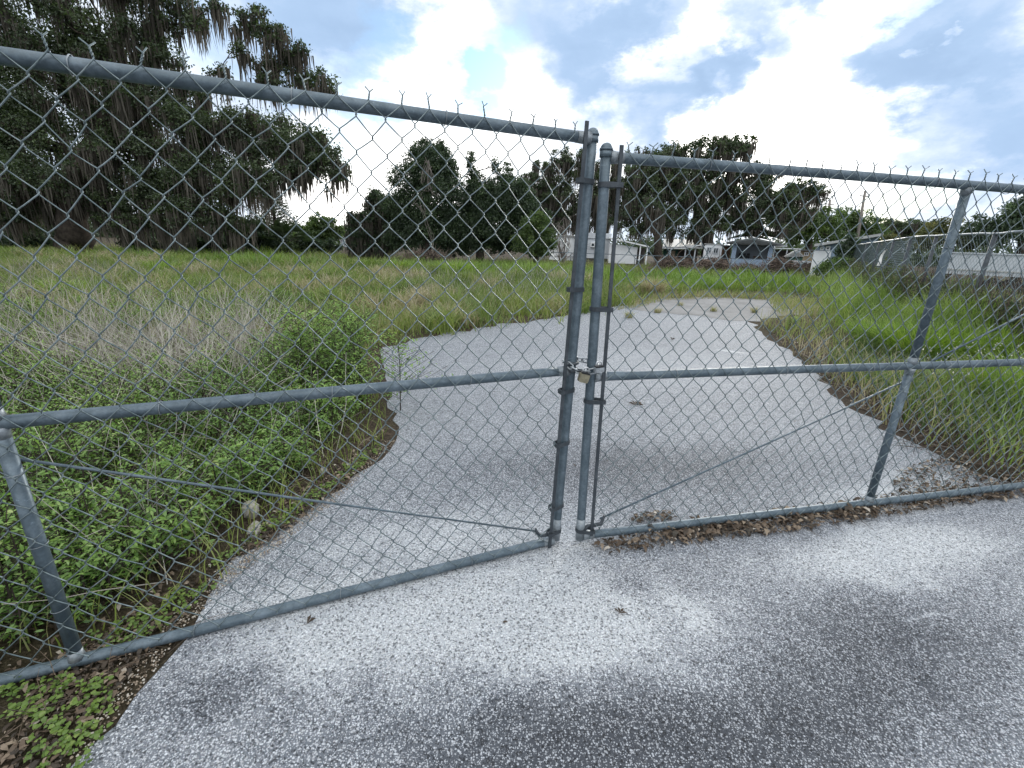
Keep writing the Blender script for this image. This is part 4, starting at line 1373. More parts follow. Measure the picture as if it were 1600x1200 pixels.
def palm(label, px, py, D, h, nf, m, group):
    base = P(px, py, D); base[2] = 0
    root = empty('palmetto', base, 0, label, 'palm', group)
    f_ = MB(); t_ = MB()
    t_.tube([(0, 0, 0), (0, 0, h * .45)], [.13, .1], 8)
    for k in range(nf):
        az = rng.random() * 6.283; el = .2 + 1.1 * rng.random()
        d = np.array([math.cos(az) * math.cos(el), math.sin(az) * math.cos(el), math.sin(el)])
        hub = np.array([0, 0, h * .42]) + d * h * .42
        t_.tube([(0, 0, h * .42), hub], [.02, .012], 4, False)
        s_ = np.cross(d, [0, 0, 1]); s_ /= np.linalg.norm(s_) + 1e-9
        for q_ in np.linspace(-1.3, 1.3, 15):
            dd = d * math.cos(q_) + s_ * math.sin(q_)
            tip = hub + dd * h * .42 + np.array([0, 0, -.10 * h])
            w_ = np.cross(dd, d) * 0 + np.cross(dd, s_); w_ = np.cross(dd, np.array([0, 0, 1.0])) * .028
            f_.add([hub, hub + dd * h * .2 + w_, tip, hub + dd * h * .2 - w_], None, [[0, 1, 2], [0, 2, 3]], .4 + .3 * rng.random())
    t_.build('stem', M['bark'], root); f_.build('fronds', m, root)


palm('fan palm with drooping fronds at the shrub edge under the pine', 452, 396, 31, 2.1, 16, M['oak_leaf'], 'fan palms under the trees')
palm('fan palm nearer the oak, half hidden in dark shrubs', 405, 396, 30, 2.2, 16, M['oak_leaf'], 'fan palms under the trees')
palm('broad palm behind the blue-grey house', 1168, 398, 47, 5.5, 18, M['oak_leaf'], 'fan palms under the trees')

GT = 'green trees right of the houses'
for (D, tr, bl, n_, sz, m_, lb, ms_) in (
        (52, [(1265, 398, .3), (1265, 365, .25), (1265, 345, .2)], [(1250, 345, 30, 20), (1285, 340, 34, 18), (1265, 362, 44, 20), (1240, 368, 26, 20), (1300, 362, 30, 22)], 12000, .24, 'bright_leaf', 'broad bright green tree behind the green tent shed', 0),
        (56, [(1335, 398, .3), (1335, 365, .25), (1335, 350, .2)], [(1315, 345, 30, 20), (1345, 348, 30, 18), (1330, 365, 40, 18), (1368, 362, 26, 18)], 10000, .24, 'bright_leaf', 'bright green tree behind the leaning pole', 0),
        (60, [(1400, 400, .3), (1400, 370, .22), (1398, 355, .18)], [(1390, 352, 28, 14), (1425, 355, 28, 14), (1405, 368, 44, 16), (1450, 362, 28, 16)], 8000, .24, 'oak_leaf', 'dark scraggly tree far behind the right fence', 2500),
        (24, [(1490, 405, .14), (1488, 385, .1), (1486, 370, .08)], [(1455, 372, 32, 20), (1490, 360, 32, 24), (1420, 382, 30, 14), (1515, 372, 22, 24), (1395, 380, 20, 14)], 12000, .12, 'olive_leaf', 'yellowish vine-covered tree behind the right fence', 0),
        (21, [(1600, 410, .14), (1598, 375, .12), (1592, 340, .1)], [(1570, 345, 36, 26), (1600, 322, 34, 30), (1640, 330, 50, 40), (1545, 352, 26, 24), (1590, 366, 56, 22), (1680, 370, 60, 40), (1540, 370, 22, 16)], 26000, .11, 'dark_leaf', 'dark tree at the right edge above the white trailer', 0)):
    tree('tree', lb, 'tree', D, tr, bl, n_, sz, M[m_], ms_, GT)
VB = 'vine-covered bushes in front of the right house'
tree('vine_bush', 'dark vine-covered bush growing up the corner of the blue house', 'shrub', 24, [(1322, 412, .1), (1322, 395, .08), (1322, 382, .06)],
     [(1322, 380, 12, 14), (1318, 396, 16, 16), (1310, 408, 20, 10), (1335, 405, 14, 12)], 5200, .12, M['dark_leaf'], 0, VB)
tree('vine_bush', 'low green bush in front of the white wall of the right house', 'shrub', 22, [(1300, 432, .08), (1300, 418, .05)], [(1300, 422, 26, 14), (1284, 418, 16, 12), (1330, 418, 26, 20), (1352, 424, 26, 18)], 7500, .09, M['bright_leaf'], 0, VB)

# dead vines on the evergreen, bare pale branches
dv = MB()
b0 = P(668, 395, 27.6)
base = np.array([b0[0], b0[1], 0])
pts = [[(668, 250), (671, 268), (668, 290), (655, 305), (646, 318)], [(668, 250), (675, 270), (672, 292), (682, 312)], [(670, 262), (662, 284)], [(668, 290), (676, 302), (690, 306)], [(646, 318), (660, 332), (668, 350), (674, 375), (676, 395)], [(655, 305), (664, 330)], [(668, 252), (660, 272), (657, 288)]]
for path in pts:
    dv.tube([P(x, y, 27.6) - base + rng.normal(0, .08, 3) for x, y in path], np.linspace(.028, .014, len(path)), 5)
    e_ = np.array([P(x, y, 27.6) - base for x, y in path])
    for _k in range(2):
        dv.tube(e_ + rng.normal(0, .14, e_.shape), np.linspace(.02, .01, len(path)), 4)
o = dv.build('dead_vine', M['pale_wood']); o.location = base
tag(o, 'pale dead vine dangling down the tallest evergreen', 'vine')
bp = P(880, 405, 36); bp[2] = 0
db = MB()
for k in range(26):
    e = P(rng.uniform(866, 893), rng.uniform(338, 372), 36) - bp
    s0 = np.array([rng.normal(0, .1), rng.normal(0, .1), 0])
    mid_ = s0 * .4 + e * .6 + rng.normal(0, .35, 3)
    db.tube([s0, mid_, e, e + rng.normal(0, .3, 3)], [.03, .02, .014, .008], 4, False)
o = db.build('bare_shrub', M['pale_wood']); o.location = bp
tag(o, 'leafless pale shrub in front of the white mobile home', 'shrub')


fw = MB()
for _ in range(420):
    a_ = rng.uniform(-1.25, 1.25); d_ = rng.uniform(85, 125)
    c_ = np.array([math.sin(a_) * d_, math.cos(a_) * d_, 0])
    hh = rng.uniform(2.2, 4.4)
    u = rng.normal(0, 1, (170, 3)) * np.array([2.2, 1.5, .42]) ; u[:, 2] = np.abs(u[:, 2]) * hh
    leaves(fw, c_ + u, .6, .35 + rng.normal(0, .15) + rng.normal(0, .12, 170), .7)
tag(fw.build('far_woods', M['oak_leaf']), kind='stuff')


# ------------------------------------------------------------------ houses beyond the field
class Site:
    """a building plot: local metres measured from the photograph at one distance"""
    def __init__(s, name, px, D, label, cat, group=None):
        s.D = D
        s.o = P(px, 395, D); s.o[2] = 0
        a_ = math.atan2(s.o[0], s.o[1]) * .92
        s.ax = np.array([math.cos(a_), -math.sin(a_), 0]); s.ay = np.array([math.sin(a_), math.cos(a_), 0])
        s.root = empty(name, s.o, -a_, label, cat, group)

    def at(s, px, py):
        q = ray(px, py)
        return np.array([0, 0, H]) + q * ((s.o - np.array([0, 0, H])) @ s.ay / (q @ s.ay))

    def x(s, px): return float((s.at(px, 390) - s.o) @ s.ax)
    def z(s, px, py): return float(s.at(px, py)[2])

    def part(s, name, m, boxes, parent=None):
        b_ = MB()
        for k in boxes: b_.box(*k[:6], **(k[6] if len(k) > 6 else {}))
        return b_.build(name, m, parent or s.root)

    def window(s, xa, xb, za, zb, y, glass='glass', frame='white', bars=1):
        t = .07
        f = s.part('window', M[frame], [(xa, xb, y - .07, y + .02, zb - t, zb), (xa, xb, y - .07, y + .02, za, za + t), (xa, xa + t, y - .068, y + .02, za + t, zb - t), (xb - t, xb, y - .068, y + .02, za + t, zb - t)]
                   + [((xa + (xb - xa) * (k + 1) / (bars + 1)) - .025, (xa + (xb - xa) * (k + 1) / (bars + 1)) + .025, y - .066, y + .02, za + t, zb - t) for k in range(bars)])
        s.part('pane', M[glass], [(xa + t * .6, xb - t * .6, y - .045, y - .035, za + t * .6, zb - t * .6)], f)
        return f


HG2 = 'small houses beyond the field'
# white mobile home with a boxy addition
s = Site('mobile_home', 900, 40, 'white mobile home with a boxy grey addition and window air conditioner, behind the latch posts', 'mobile home', HG2)
x0, x1, x2 = s.x(857), s.x(904), s.x(952)
zt = s.z(880, 369); za = s.z(925, 364)
s.part('wall', M['white'], [(x0, x1 + .3, 1.2, 4.2, .35, zt)])
s.part('roof', M['roof'], [(x0 - .15, x1 + .3, 1.05, 4.4, zt, zt + .09)])
s.part('skirting', M['white'], [(x0 + .05, x1 + .2, 1.3, 4.1, 0, .347)])
for a_, b_ in ((860, 864), (871, 876), (877, 880.5), (884, 887)):
    s.window(s.x(a_), s.x(b_), s.z(870, 390 if a_ == 860 else 386), s.z(870, 375), 1.2, bars=0)
s.part('addition_wall', M['grey_white'], [(x1 - .2, x2, 0, 3.9, .30, za - .42)])
s.part('fascia', M['grey_white'], [(x1 - .28, x2 + .08, -.12, 4.0, za - .42, za)])
s.part('underfloor_shade', M['shade'], [(x1 - .1, x2 - .1, .1, 3.6, .0, .298)])  # dark box stands in for the shade in the gap below the addition
ac = s.part('air_conditioner', M['white'], [(s.x(922), s.x(929), -.28, .05, s.z(925, 386), s.z(925, 379))])
s.part('grille', M['glass'], [(s.x(923.5), s.x(927.5), -.286, -.27, s.z(925, 384.5), s.z(925, 380.5))], ac)
s.part('corner_trim', M['white'], [(x1 - .24, x1 - .1, -.03, .05, .30, za - .44), (x2 - .08, x2 + .03, -.03, .05, .30, za - .44)])

s = Site('lean_to_shed', 975, 38.5, 'corrugated white lean-to with a sloping roof on the right of the mobile home', 'shed', HG2)
x0, x1, xe = s.x(952), s.x(996), s.x(1013)
b_ = MB()
nst = 34
for k in range(nst):
    xa = x0 + (x1 - x0) * k / nst; xb = x0 + (x1 - x0) * (k + 1) / nst
    off = .03 if k % 2 else 0
    b_.box(xa, xb - .002, -off, .06, 0, s.z(970, 381.5) - .33 * (k / nst) * .6)
b_.build('wall', M['white'], s.root)
s.part('recess', M['shade'], [(x0 + .1, x1 - .1, .5, .6, 0, s.z(970, 381.5) - .2)])  # dark sheet behind the wall, painted shade for the opening under the roof
za, zb = s.z(953, 372.5), s.z(1013, 386.5)
b_ = MB(); b_.prism([(x0 - .1, za), (xe, zb), (xe, zb + .10), (x0 - .1, za + .10)], 1, -.5, 3.0)
b_.build('roof', M['white'], s.root)
for px in (1000, 1011):
    s.part('post', M['white'], [(s.x(px) - .05, s.x(px) + .05, -.4, -.3, 0, zb + .02 + (s.x(1013) - s.x(px)) * .22)])
s.part('carport_back', M['shade'], [(x1 + .1, xe - .1, 2.2, 2.3, 0, zb - .1)])

# green cabin
s = Site('green_cabin', 1062, 43, 'low dark green cabin with pale sagging porch roof, left of the thick oak trunk', 'house', HG2)
x0, x1 = s.x(1033), s.x(1093)
zr = s.z(1060, 388)
s.part('wall', M['green_wall'], [(x0 + .2, s.x(1060), .6, 3.5, 0, zr - .08)])
s.part('porch_back', M['shade'], [(s.x(1060), x1, 1.6, 3.5, 0, zr - .12)])
b_ = MB(); b_.prism([(x0 - .3, zr - .06), (s.x(1070), zr - .02), (x1 + .1, s.z(1090, 383)), (x1 + .1, s.z(1090, 382)), (s.x(1070), zr + .09), (x0 - .3, zr + .05)], 1, -.8, .6)
b_.build('porch_roof', M['white'], s.root)
b_ = MB(); b_.prism([(-.8, zr + .05), (3.8, zr + .75), (3.8, zr + .85), (-.8, zr + .12)], 0, x0 + .1, x1 + .2)
b_.build('roof', M['roof'], s.root)
for px in (1048, 1071, 1086):
    s.part('post', M['grey_white'], [(s.x(px) - .05, s.x(px) + .05, -.6, -.5, 0, zr - .03)])
s.part('door', M['tan'], [(s.x(1049), s.x(1056), .52, .596, 0, zr - .25)])
s.part('shelf', M['rust'], [(s.x(1074), s.x(1084), .9, 1.3, 0, .9)])

# white trailer with two dark windows
s = Site('travel_trailer', 1115, 41, 'white travel trailer with two dark windows, just right of the thick oak trunk', 'trailer', HG2)
x0, x1 = s.x(1100), s.x(1128)
zt = s.z(1114, 382)
b_ = MB(); b_.prism([(x0, .45), (x1, .45), (x1, zt - .15), (x1 - .15, zt), (x0 + .15, zt), (x0, zt - .15)], 1, 0, 2.2)
b_.build('body', M['white'], s.root)
s.window(s.x(1104), s.x(1112), s.z(1110, 396), s.z(1110, 386), 0, bars=1, frame='grey_white')
s.window(s.x(1114.5), s.x(1123), s.z(1110, 396), s.z(1110, 386.5), 0, bars=1, frame='grey_white')
for px in (1108, 1119):
    w_ = MB(); w_.tube([(s.x(px), .02, .3), (s.x(px), .25, .3)], .3, 14)
    w_.build('wheel', M['black'], s.root)
s.part('roof_edge', M['roof'], [(x0 - .05, x1 + .05, -.08, 2.3, zt + .002, zt + .06)])

s = Site('rusty_shed', 1134, 42, 'narrow rusty brown shed between the white trailer and the blue-grey house', 'shed', HG2)
s.part('wall', M['rust'], [(s.x(1129), s.x(1142), 0, 2, 0, s.z(1135, 385))])
s.part('roof', M['dark_roof'], [(s.x(1127), s.x(1143), -.2, 2.2, s.z(1135, 385) + .002, s.z(1135, 383))])
s.part('door', M['shade'], [(s.x(1132), s.x(1137), -.03, -.002, 0, s.z(1135, 390))])

# blue-grey gabled house with an open porch
s = Site('blue_house', 1178, 37, 'blue-grey gabled house with a wide open porch and low blue wall', 'house', HG2)
x0, x1 = s.x(1144), s.x(1208)
ze = s.z(1178, 381); zp = s.z(1172, 371.5); xp = s.x(1173)
xl, xr = s.x(1133), s.x(1222)
zl, zr2 = s.z(1133, 378), s.z(1222, 381.5)
b_ = MB(); b_.prism([(xl, zl - .10), (xp, zp - .14), (xr, zr2 - .10), (xr, zr2), (xp, zp), (xl, zl)], 1, -.7, 6)
b_.build('roof', M['dark_roof'], s.root)
b_ = MB(); b_.prism([(x0, ze), (x1, ze), (x1, zr2 - .03), (xp, zp - .16), (x0, zl - .05)], 1, -.05, .05)
b_.build('gable', M['blue_wall'], s.root)
for a_, c_ in ((1144, 1151), (1201, 1208)):
    s.part('pillar', M['blue_wall'], [(s.x(a_), s.x(c_), -.15, .15, 0, ze - .002)])
s.part('porch_wall', M['blue_wall'], [(s.x(1151.1), s.x(1200.9), -.06, .06, 0, s.z(1175, 405))])
s.part('back_wall', M['grey_white'], [(x0 + .1, x1 - .1, 2.4, 2.55, 0, ze)])
for xa_ in (x0, x1 - .12):
    s.part('side_wall', M['blue_wall'], [(xa_, xa_ + .12, .16, 5.5, 0, ze)])
s.part('ceiling', M['grey_white'], [(x0 + .13, x1 - .13, .06, 2.38, ze - .08, ze - .01)])
for k, px in enumerate((1156, 1163, 1169)):
    c_ = s.part('porch_chair', M['black'], [(s.x(px), s.x(px + 5), 1.0, 1.4, .5, .56), (s.x(px), s.x(px + 5), 1.38, 1.44, .56, 1.15)] + [(s.x(px) + a_, s.x(px) + a_ + .04, y_, y_ + .04, 0, .499) for a_ in (0, .2) for y_ in (1.0, 1.34)])
s.part('porch_table', M['rust'], [(s.x(1180), s.x(1192), 1.0, 1.6, .85, .95), (s.x(1183), s.x(1184), 1.2, 1.3, 0, .848), (s.x(1189), s.x(1190), 1.2, 1.3, 0, .848)])

s = Site('canopy', 1222, 42, 'white flat canopy roof on thin poles right of the blue-grey house', 'canopy')
s.part('roof', M['white'], [(s.x(1208), s.x(1252), -.5, 2.5, s.z(1230, 389), s.z(1230, 387.8))])
s.part('upper_roof', M['white'], [(s.x(1206), s.x(1232), 3.2, 5.5, s.z(1220, 385), s.z(1220, 382.5))])
for px in (1210, 1230, 1250):
    s.part('pole', M['grey_white'], [(s.x(px) - .04, s.x(px) + .04, -.4, -.3, 0, s.z(1230, 389.05))])
s.part('back_wall', M['shade'], [(s.x(1211), s.x(1238), 2.0, 2.1, 0, s.z(1230, 391))])

s = Site('green_tent', 1243, 36, 'dark green gable-ended tent shed with a grey top', 'tent')
b_ = MB(); b_.prism([(s.x(1231), 0), (s.x(1257), 0), (s.x(1257), s.z(1257, 401)), (s.x(1246), s.z(1246, 392.5)), (s.x(1231), s.z(1231, 402))], 1, 0, 3.5)
b_.build('canvas', M['green_wall'], s.root)
b_ = MB(); b_.prism([(s.x(1229.5), s.z(1230, 402)), (s.x(1246), s.z(1246, 391.6)), (s.x(1258), s.z(1258, 401.3)), (s.x(1258), s.z(1258, 400.3)), (s.x(1246), s.z(1246, 390.3)), (s.x(1229.5), s.z(1230, 401))], 1, -.15, 3.6)
b_.build('roof', M['roof'], s.root)

wb = P(1251, 412, 33); wb[2] = 0
b_ = MB(); b_.prism([(-.42, .28), (.38, .30), (.46, .72), (-.36, .76)], 1, -.25, .25); b_.prism([(-.47, .715), (.5, .715), (.5, .80), (-.45, .82)], 1, -.28, .28)
for sx in (-.3, .3):
    b_.box(sx - .04, sx + .04, -.2, .2, 0, .285)
o = b_.build('cooler_box', M['white']); o.location = wb
tag(o, 'small white box standing among the brush below the green tent', 'box')

s = Site('tan_house', 1263, 47, 'plain tan house wall between the green tent and the white wall', 'house', HG2)
s.part('wall', M['tan'], [(s.x(1248), s.x(1280), 0, 4, 0, s.z(1263, 392))])
s.part('roof', M['dark_roof'], [(s.x(1246), s.x(1281), -.4, 4.4, s.z(1263, 392) + .002, s.z(1263, 390))])
s.window(s.x(1258), s.x(1265), s.z(1263, 400), s.z(1263, 394), 0, bars=1)

# house on the right: white lower wall, blue upper, slanted roof
s = Site('slant_roof_house', 1320, 27, 'blue and white house with a slanted roof, half hidden by vines on the right', 'house', HG2)
x0, x1 = s.x(1274), s.x(1368)
z0, z1 = s.z(1276, 384), s.z(1368, 367)
s.part('lower_wall', M['white'], [(s.x(1273), s.x(1300), -.1, 5, 0, s.z(1290, 392))])
s.part('wall', M['blue_wall'], [(s.x(1300.2), x1, 0, 5, 0, s.z(1330, 388))])
b_ = MB(); b_.prism([(s.x(1278), s.z(1290, 392) + .003), (s.x(1299.9), s.z(1290, 392) + .003), (s.x(1299.9), s.z(1330, 388) + .003), (x1, s.z(1330, 388) + .003), (x1, z1 - .05), (s.x(1278), z0 - .05)], 1, .02, 5)
b_.build('upper_wall', M['blue_wall'], s.root)
b_ = MB(); b_.prism([(x0 - .1, z0 - .05), (x1 + .12, z1 - .05), (x1 + .12, z1 + .09), (x0 - .1, z0 + .09)], 1, -.5, 5.4)
b_.build('roof', M['roof'], s.root)
s.window(s.x(1281), s.x(1287), s.z(1290, 391.3), s.z(1283, 385.5), .02, bars=0)
s.window(s.x(1289.5), s.x(1297), s.z(1290, 391.3), s.z(1290, 384.5), .02, bars=0)
s.part('gate_board', M['rust'], [(s.x(1336), s.x(1343), -.5, -.42, 0, s.z(1340, 391))])

# far left: white roof peeping between the trees, pale shed under the evergreens
s = Site('far_house', 530, 60, 'white far house roof peeping between the round tree and the mossy bush', 'house')
s.part('wall', M['grey_white'], [(s.x(518), s.x(552), 0, 4, 0, s.z(535, 371))])
b_ = MB(); b_.prism([(s.x(514), s.z(515, 370)), (s.x(556), s.z(556, 373)), (s.x(556), s.z(556, 371)), (s.x(514), s.z(515, 367.5))], 1, -.5, 4.5)
b_.build('roof', M['white'], s.root)
s.window(s.x(528), s.x(534), s.z(530, 381), s.z(530, 375), 0, bars=1)

# utility poles
for (px, pt, pb, ptx, D, lb) in ((1337, 298, 398, 1352, 50, 'leaning grey utility pole rising above the bright green trees'), (1290, 312, 398, 1297, 54, 'thinner grey pole left of the leaning one')):
    base = P(px, pb, D); base[2] = 0
    top = P(ptx, pt, D) - base
    root = empty('utility_pole', base, 0, lb, 'pole', 'poles above the green trees')
    b_ = MB(); b_.tube([(0, 0, 0), top * .5, top], [.16, .14, .11], 8)
    b_.build('pole', M['pale_wood'], root, True)
    b_ = MB(); q_ = top * .93; b_.tube([q_ + np.array([-.5, 0, .05]), q_ + np.array([.5, 0, -.02])], .05, 5)
    b_.build('crossarm', M['pale_wood'], root)

# thin wire fence in front of the houses
root = empty('wire_fence', (*P(1060, 400, 34)[:2], 0), 0, 'thin low wire fence running in front of the houses', 'fence')
o_ = np.array(root.location)
xa, xb = P(842, 400, 34)[0] - o_[0], P(1296, 400, 34)[0] - o_[0]
zr = P(1060, 401, 34)[2]
b_ = MB(); b_.tube([(xa, 0, zr), ((xa + xb) / 2, 0, zr), (xb, 0, zr)], .022, 6); b_.build('top_rail', M['pipe'], root, True)
for k in range(10):
    x_ = xa + (xb - xa) * k / 9
    b_ = MB(); b_.tube([(x_, .05, 0), (x_, .05, zr + .03)], .026, 6); b_.build('post', M['pipe'], root, True)

# brush heaps before the houses
def brush_heap(label, px0, px1, py, D, h, m, nst):
    b_ = MB()
    c = P((px0 + px1) / 2, py, D); c[2] = 0
    hw = (P(px1, py, D)[0] - P(px0, py, D)[0]) / 2
    for _ in range(nst):
        x_ = rng.normal(0, .45) * hw; x_ = max(-hw, min(hw, x_))
        y_ = rng.normal(0, .5)
        z_ = h * (1 - (x_ / hw) ** 2) * rng.random()
        d = rng.normal(0, 1, 3); d[2] = abs(d[2]) * .5; d /= np.linalg.norm(d)
        L = .3 + .5 * rng.random()
        p0 = np.array([x_, y_, max(0, z_ - .1)])
        b_.tube([p0, p0 + d * L * .5 + rng.normal(0, .04, 3), p0 + d * L], [.02, .016, .008], 3, False, rng.random())
    q = np.stack([rng.uniform(-hw, hw, nst * 3), rng.normal(0, .5, nst * 3), np.zeros(nst * 3)], 1)
    q[:, 2] = h * (1 - (q[:, 0] / hw) ** 2) * rng.random(nst * 3) * 1.05
    leaves(b_, q, .12, .3 + .6 * rng.random(nst * 3), .5)
    o = b_.build('brush_heap', m); o.location = c
    tag(o, label, 'brush heap', 'heaps of cut brush before the houses')


brush_heap('grey-brown brush heap below the green cabin', 1015, 1090, 405, 30, .85, M['brush'], 420)
brush_heap('brush heap below the white trailer', 1080, 1150, 405, 31, .85, M['brush'], 380)
brush_heap('reddish brush heap to the right of the blue-grey house porch', 1190, 1250, 405, 30, 1.0, M['brush'], 420)
brush_heap('brush heap below the white box and tan wall', 1235, 1285, 408, 29, .8, M['brush'], 320)
brush_heap('grey brush heap under the dark evergreens', 615, 720, 398, 27.5, .8, M['brush'], 420)
brush_heap('low brush heap under the blue-grey house porch wall', 1140, 1200, 408, 29, .6, M['brush'], 300)

# ------------------------------------------------------------------ the chain-link fence along the right side
FP = [np.array(v) for v in ((10.2, 5.2), (8.0, 6.95), (8.55, 9.9), (17.5, 23.5))]
FP[1] = P(1600, 367, 7.0)[:2]; FP[2] = P(1428, 374, 10.2)[:2]; FP[3] = P(1330, 388, 26)[:2]
FP[0] = FP[1] + (FP[1] - FP[2]) * 1.0
root = empty('chain_link_fence', (FP[2][0], FP[2][1], 0), 0, 'old chain-link fence overgrown with vines along the right side of the field', 'fence')
o2 = np.array([FP[2][0], FP[2][1]])
FH = 1.84
for i in range(3):
    a_, c_ = FP[i] - o2, FP[i + 1] - o2
    L = np.linalg.norm(c_ - a_); d_ = (c_ - a_) / L
    b_ = MB(); n_ = 14
    b_.tube([(*(a_ + d_ * L * t_), FH + rng.normal(0, .006)) for t_ in np.linspace(0, 1, n_)], .021, 10)
    b_.build('top_rail', M['zinc'], root, True)
    b_ = MB()
    fabric(b_, 0, L, FH - .02, .05, .045, .052, 1, 0, 40 + i, .0019 if i < 2 else .0034, i < 2)
    for part in b_.V:
        u = part[:, 0].copy(); w_ = part[:, 1].copy() - .03
        part[:, 0] = a_[0] + d_[0] * u - d_[1] * w_; part[:, 1] = a_[1] + d_[1] * u + d_[0] * w_
    b_.build('chain_link_mesh', M['wire'], root, True)
def fence_t(px):
    best = None
    for i in range(3):
        for t_ in np.linspace(0, 1, 200):
            q = FP[i] * (1 - t_) + FP[i + 1] * t_
            v_ = np.array([q[0], q[1], FH - H]); cc = v_ @ Fv
            if cc <= 0: continue
            e = abs(800 + FPX * (v_ @ R2) / cc - px)
            if best is None or e < best[0]: best = (e, q)
    return best[1]
for px, r_ in ((1680, .03), (1556, .034), (1464, .03), (1424, .034), (1398, .03), (1375, .03), (1355, .03)):
    q = fence_t(px) - o2
    b_ = MB(); b_.tube([(q[0], q[1], 0), (q[0], q[1], FH - .02)], r_, 10); b_.ball((q[0], q[1], FH - .02), r_ * 1.15, 10, 4, half=True)
    b_.build('post', M['dark_metal'], root, True)
# vines and dry creepers climbing it
vm = MB(); vs_ = MB()
for _ in range(6500):
    i = rng.choice([0, 1, 1, 2, 2, 2])
    t_ = rng.random(); q = FP[i] * (1 - t_) + FP[i + 1] * t_
    dens = vnoise(np.array([q[0]]), np.array([q[1]]), 1.3, 71)[0]
    hmax = (.75 if i < 2 else .7) + .7 * max(0, dens - .35) * (1.2 if i == 2 else .5)
    z_ = hmax * rng.random() ** .8
    c_ = np.array([q[0], q[1], z_]) + rng.normal(0, .09, 3)
    leaves(vm, np.repeat(c_[None], 7, 0) + rng.normal(0, .07, (7, 3)), .07, .25 + .5 * dens + rng.normal(0, .14, 7), .6)
for _ in range(1500):
    t_ = rng.random(); i = rng.integers(0, 3); q = FP[i] * (1 - t_) + FP[i + 1] * t_
    p0 = np.array([q[0], q[1], 0]) + np.array([rng.normal(0, .15), rng.normal(0, .15), 0])
    hh_ = .75 + .55 * rng.random()
    vs_.tube([p0, p0 + np.array([rng.normal(0, .12), rng.normal(0, .1), .5 * hh_]), p0 + np.array([rng.normal(0, .25), rng.normal(0, .1), hh_])], [.005, .004, .0025], 3, False, rng.random())
tag(vm.build('fence_vines', M['vine']), kind='stuff')
tag(vs_.build('fence_creepers', M['brush']), kind='stuff')

# strip of white paper caught on it
q = fence_t(1396)
b_ = MB()
c_ = np.array([q[0] - .09, q[1] + .06, 0])
tz = P(1401, 392, q[1])[2]; bz_ = P(1393, 416, q[1])[2]
n_ = 8
V = []
for k in range(n_):
    t_ = k / (n_ - 1)
    z_ = tz + (bz_ - tz) * t_
    for sx in (-.5, .5):
        V.append((c_[0] - .10 * t_ + sx * (.05 + .05 * t_), c_[1] + .03 * math.sin(t_ * 5), z_)); 
n0 = len(V)
V += [(x_, y_ + .004, z_) for x_, y_, z_ in V]
F = [[2 * k, 2 * k + 1, 2 * k + 3, 2 * k + 2] for k in range(n_ - 1)] + [[n0 + 2 * k, n0 + 2 * k + 2, n0 + 2 * k + 3, n0 + 2 * k + 1] for k in range(n_ - 1)]
F += [[2 * k, 2 * k + 2, n0 + 2 * k + 2, n0 + 2 * k] for k in range(n_ - 1)] + [[2 * k + 1, n0 + 2 * k + 1, n0 + 2 * k + 3, 2 * k + 3] for k in range(n_ - 1)]
b_.add(V, F)
tag(b_.build('paper_strip', M['paper']), 'narrow strip of white paper hanging crooked on the right fence', 'paper')

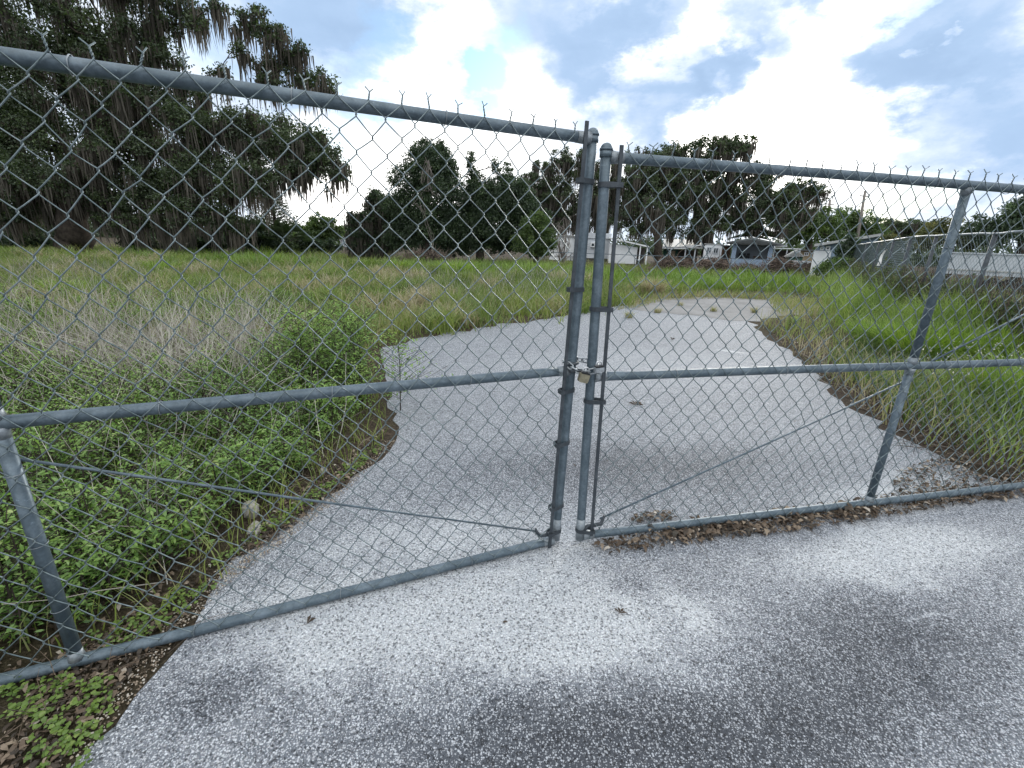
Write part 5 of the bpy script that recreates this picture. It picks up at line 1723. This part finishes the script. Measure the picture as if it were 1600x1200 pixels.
# white trailer behind the fence
s = Site('white_trailer', 1560, 18, 'long white trailer standing behind the right fence', 'trailer')
x0, x1 = s.x(1488), s.x(1800)
b_ = MB(); zt = s.z(1560, 398)
b_.prism([(x0, .8), (x1, .8), (x1, zt - .08), (x1 - .1, zt), (x0 + .1, zt), (x0, zt - .08)], 1, 0, 2.2)
b_.build('body', M['grey_white'], s.root)
s.part('roof_edge', M['grey_white'], [(x0 - .03, x1 + .03, -.05, 2.25, zt + .002, zt + .05)])
for px in (1570, 1600):
    w_ = MB(); w_.tube([(s.x(px), -.03, .36), (s.x(px), .2, .36)], .36, 16); w_.build('wheel', M['black'], s.root, False)
s.part('rub_rail', M['roof'], [(x0, x1, -.03, -.002, .95, 1.0)])

# pale stones and single fallen leaves
def stone(label, px, py, r, squash):
    b_ = MB(); b_.ball((0, 0, r * squash[2] * .7), r, 12, 8, squash)
    V = b_.V[0]; V += rng.normal(0, r * .07, V.shape)
    o = b_.build('stone', M['stone'], None, False); o.location = (*G(px, py)[:2], .0)
    o.rotation_euler = (0, 0, rng.random() * 3)
    tag(o, label, 'stone', 'pale stones at the left drive edge')


stone('pale upright stone among weeds by the left drive edge', 394, 806, .055, (.8, .7, 1.0))
stone('long flat pale stone beside the upright one', 398, 832, .055, (1.3, .6, .35))
stone('small rounded pale stone farther along the left edge', 505, 738, .03, (1, .8, .6))


def fallen_leaf(label, px, py, size, tint, lobes):
    b_ = MB()
    for k in range(lobes):
        a_ = (k - (lobes - 1) / 2) * .75 + 1.2
        d = np.array([math.cos(a_), math.sin(a_), 0]); s_ = np.array([-d[1], d[0], 0])
        b_.add([(0, 0, .004), d * size * .55 + s_ * size * .16 + np.array([0, 0, size * .35]), d * size + np.array([0, 0, size * .15 * (1 + k % 2)]), d * size * .55 - s_ * size * .16 + np.array([0, 0, size * .30])], None, [[0, 1, 2], [0, 2, 3]], tint)
    b_.tube([(0, 0, .004), (-size * .3, -size * .4, .012)], .0012, 4, False, tint)
    o = b_.build('fallen_leaf', M['litter']); o.location = (*G(px, py)[:2], .006)
    tag(o, label, 'leaf', 'single dead leaves on the drive')


fallen_leaf('reddish-brown lobed dead leaf on the drive right of the gate gap', 993, 634, .075, .42, 5)
fallen_leaf('dark curled dead leaf on the asphalt in front of the gate', 968, 961, .032, .3, 4)
fallen_leaf('thin brown dead leaf under the left bottom rail', 480, 978, .04, .25, 2)
fallen_leaf('small dark dead leaf far up the drive', 1050, 532, .10, .1, 2)
fallen_leaf('large tan curled leaf on top of the litter at the right bottom rail', 1090, 822, .075, .6, 3)
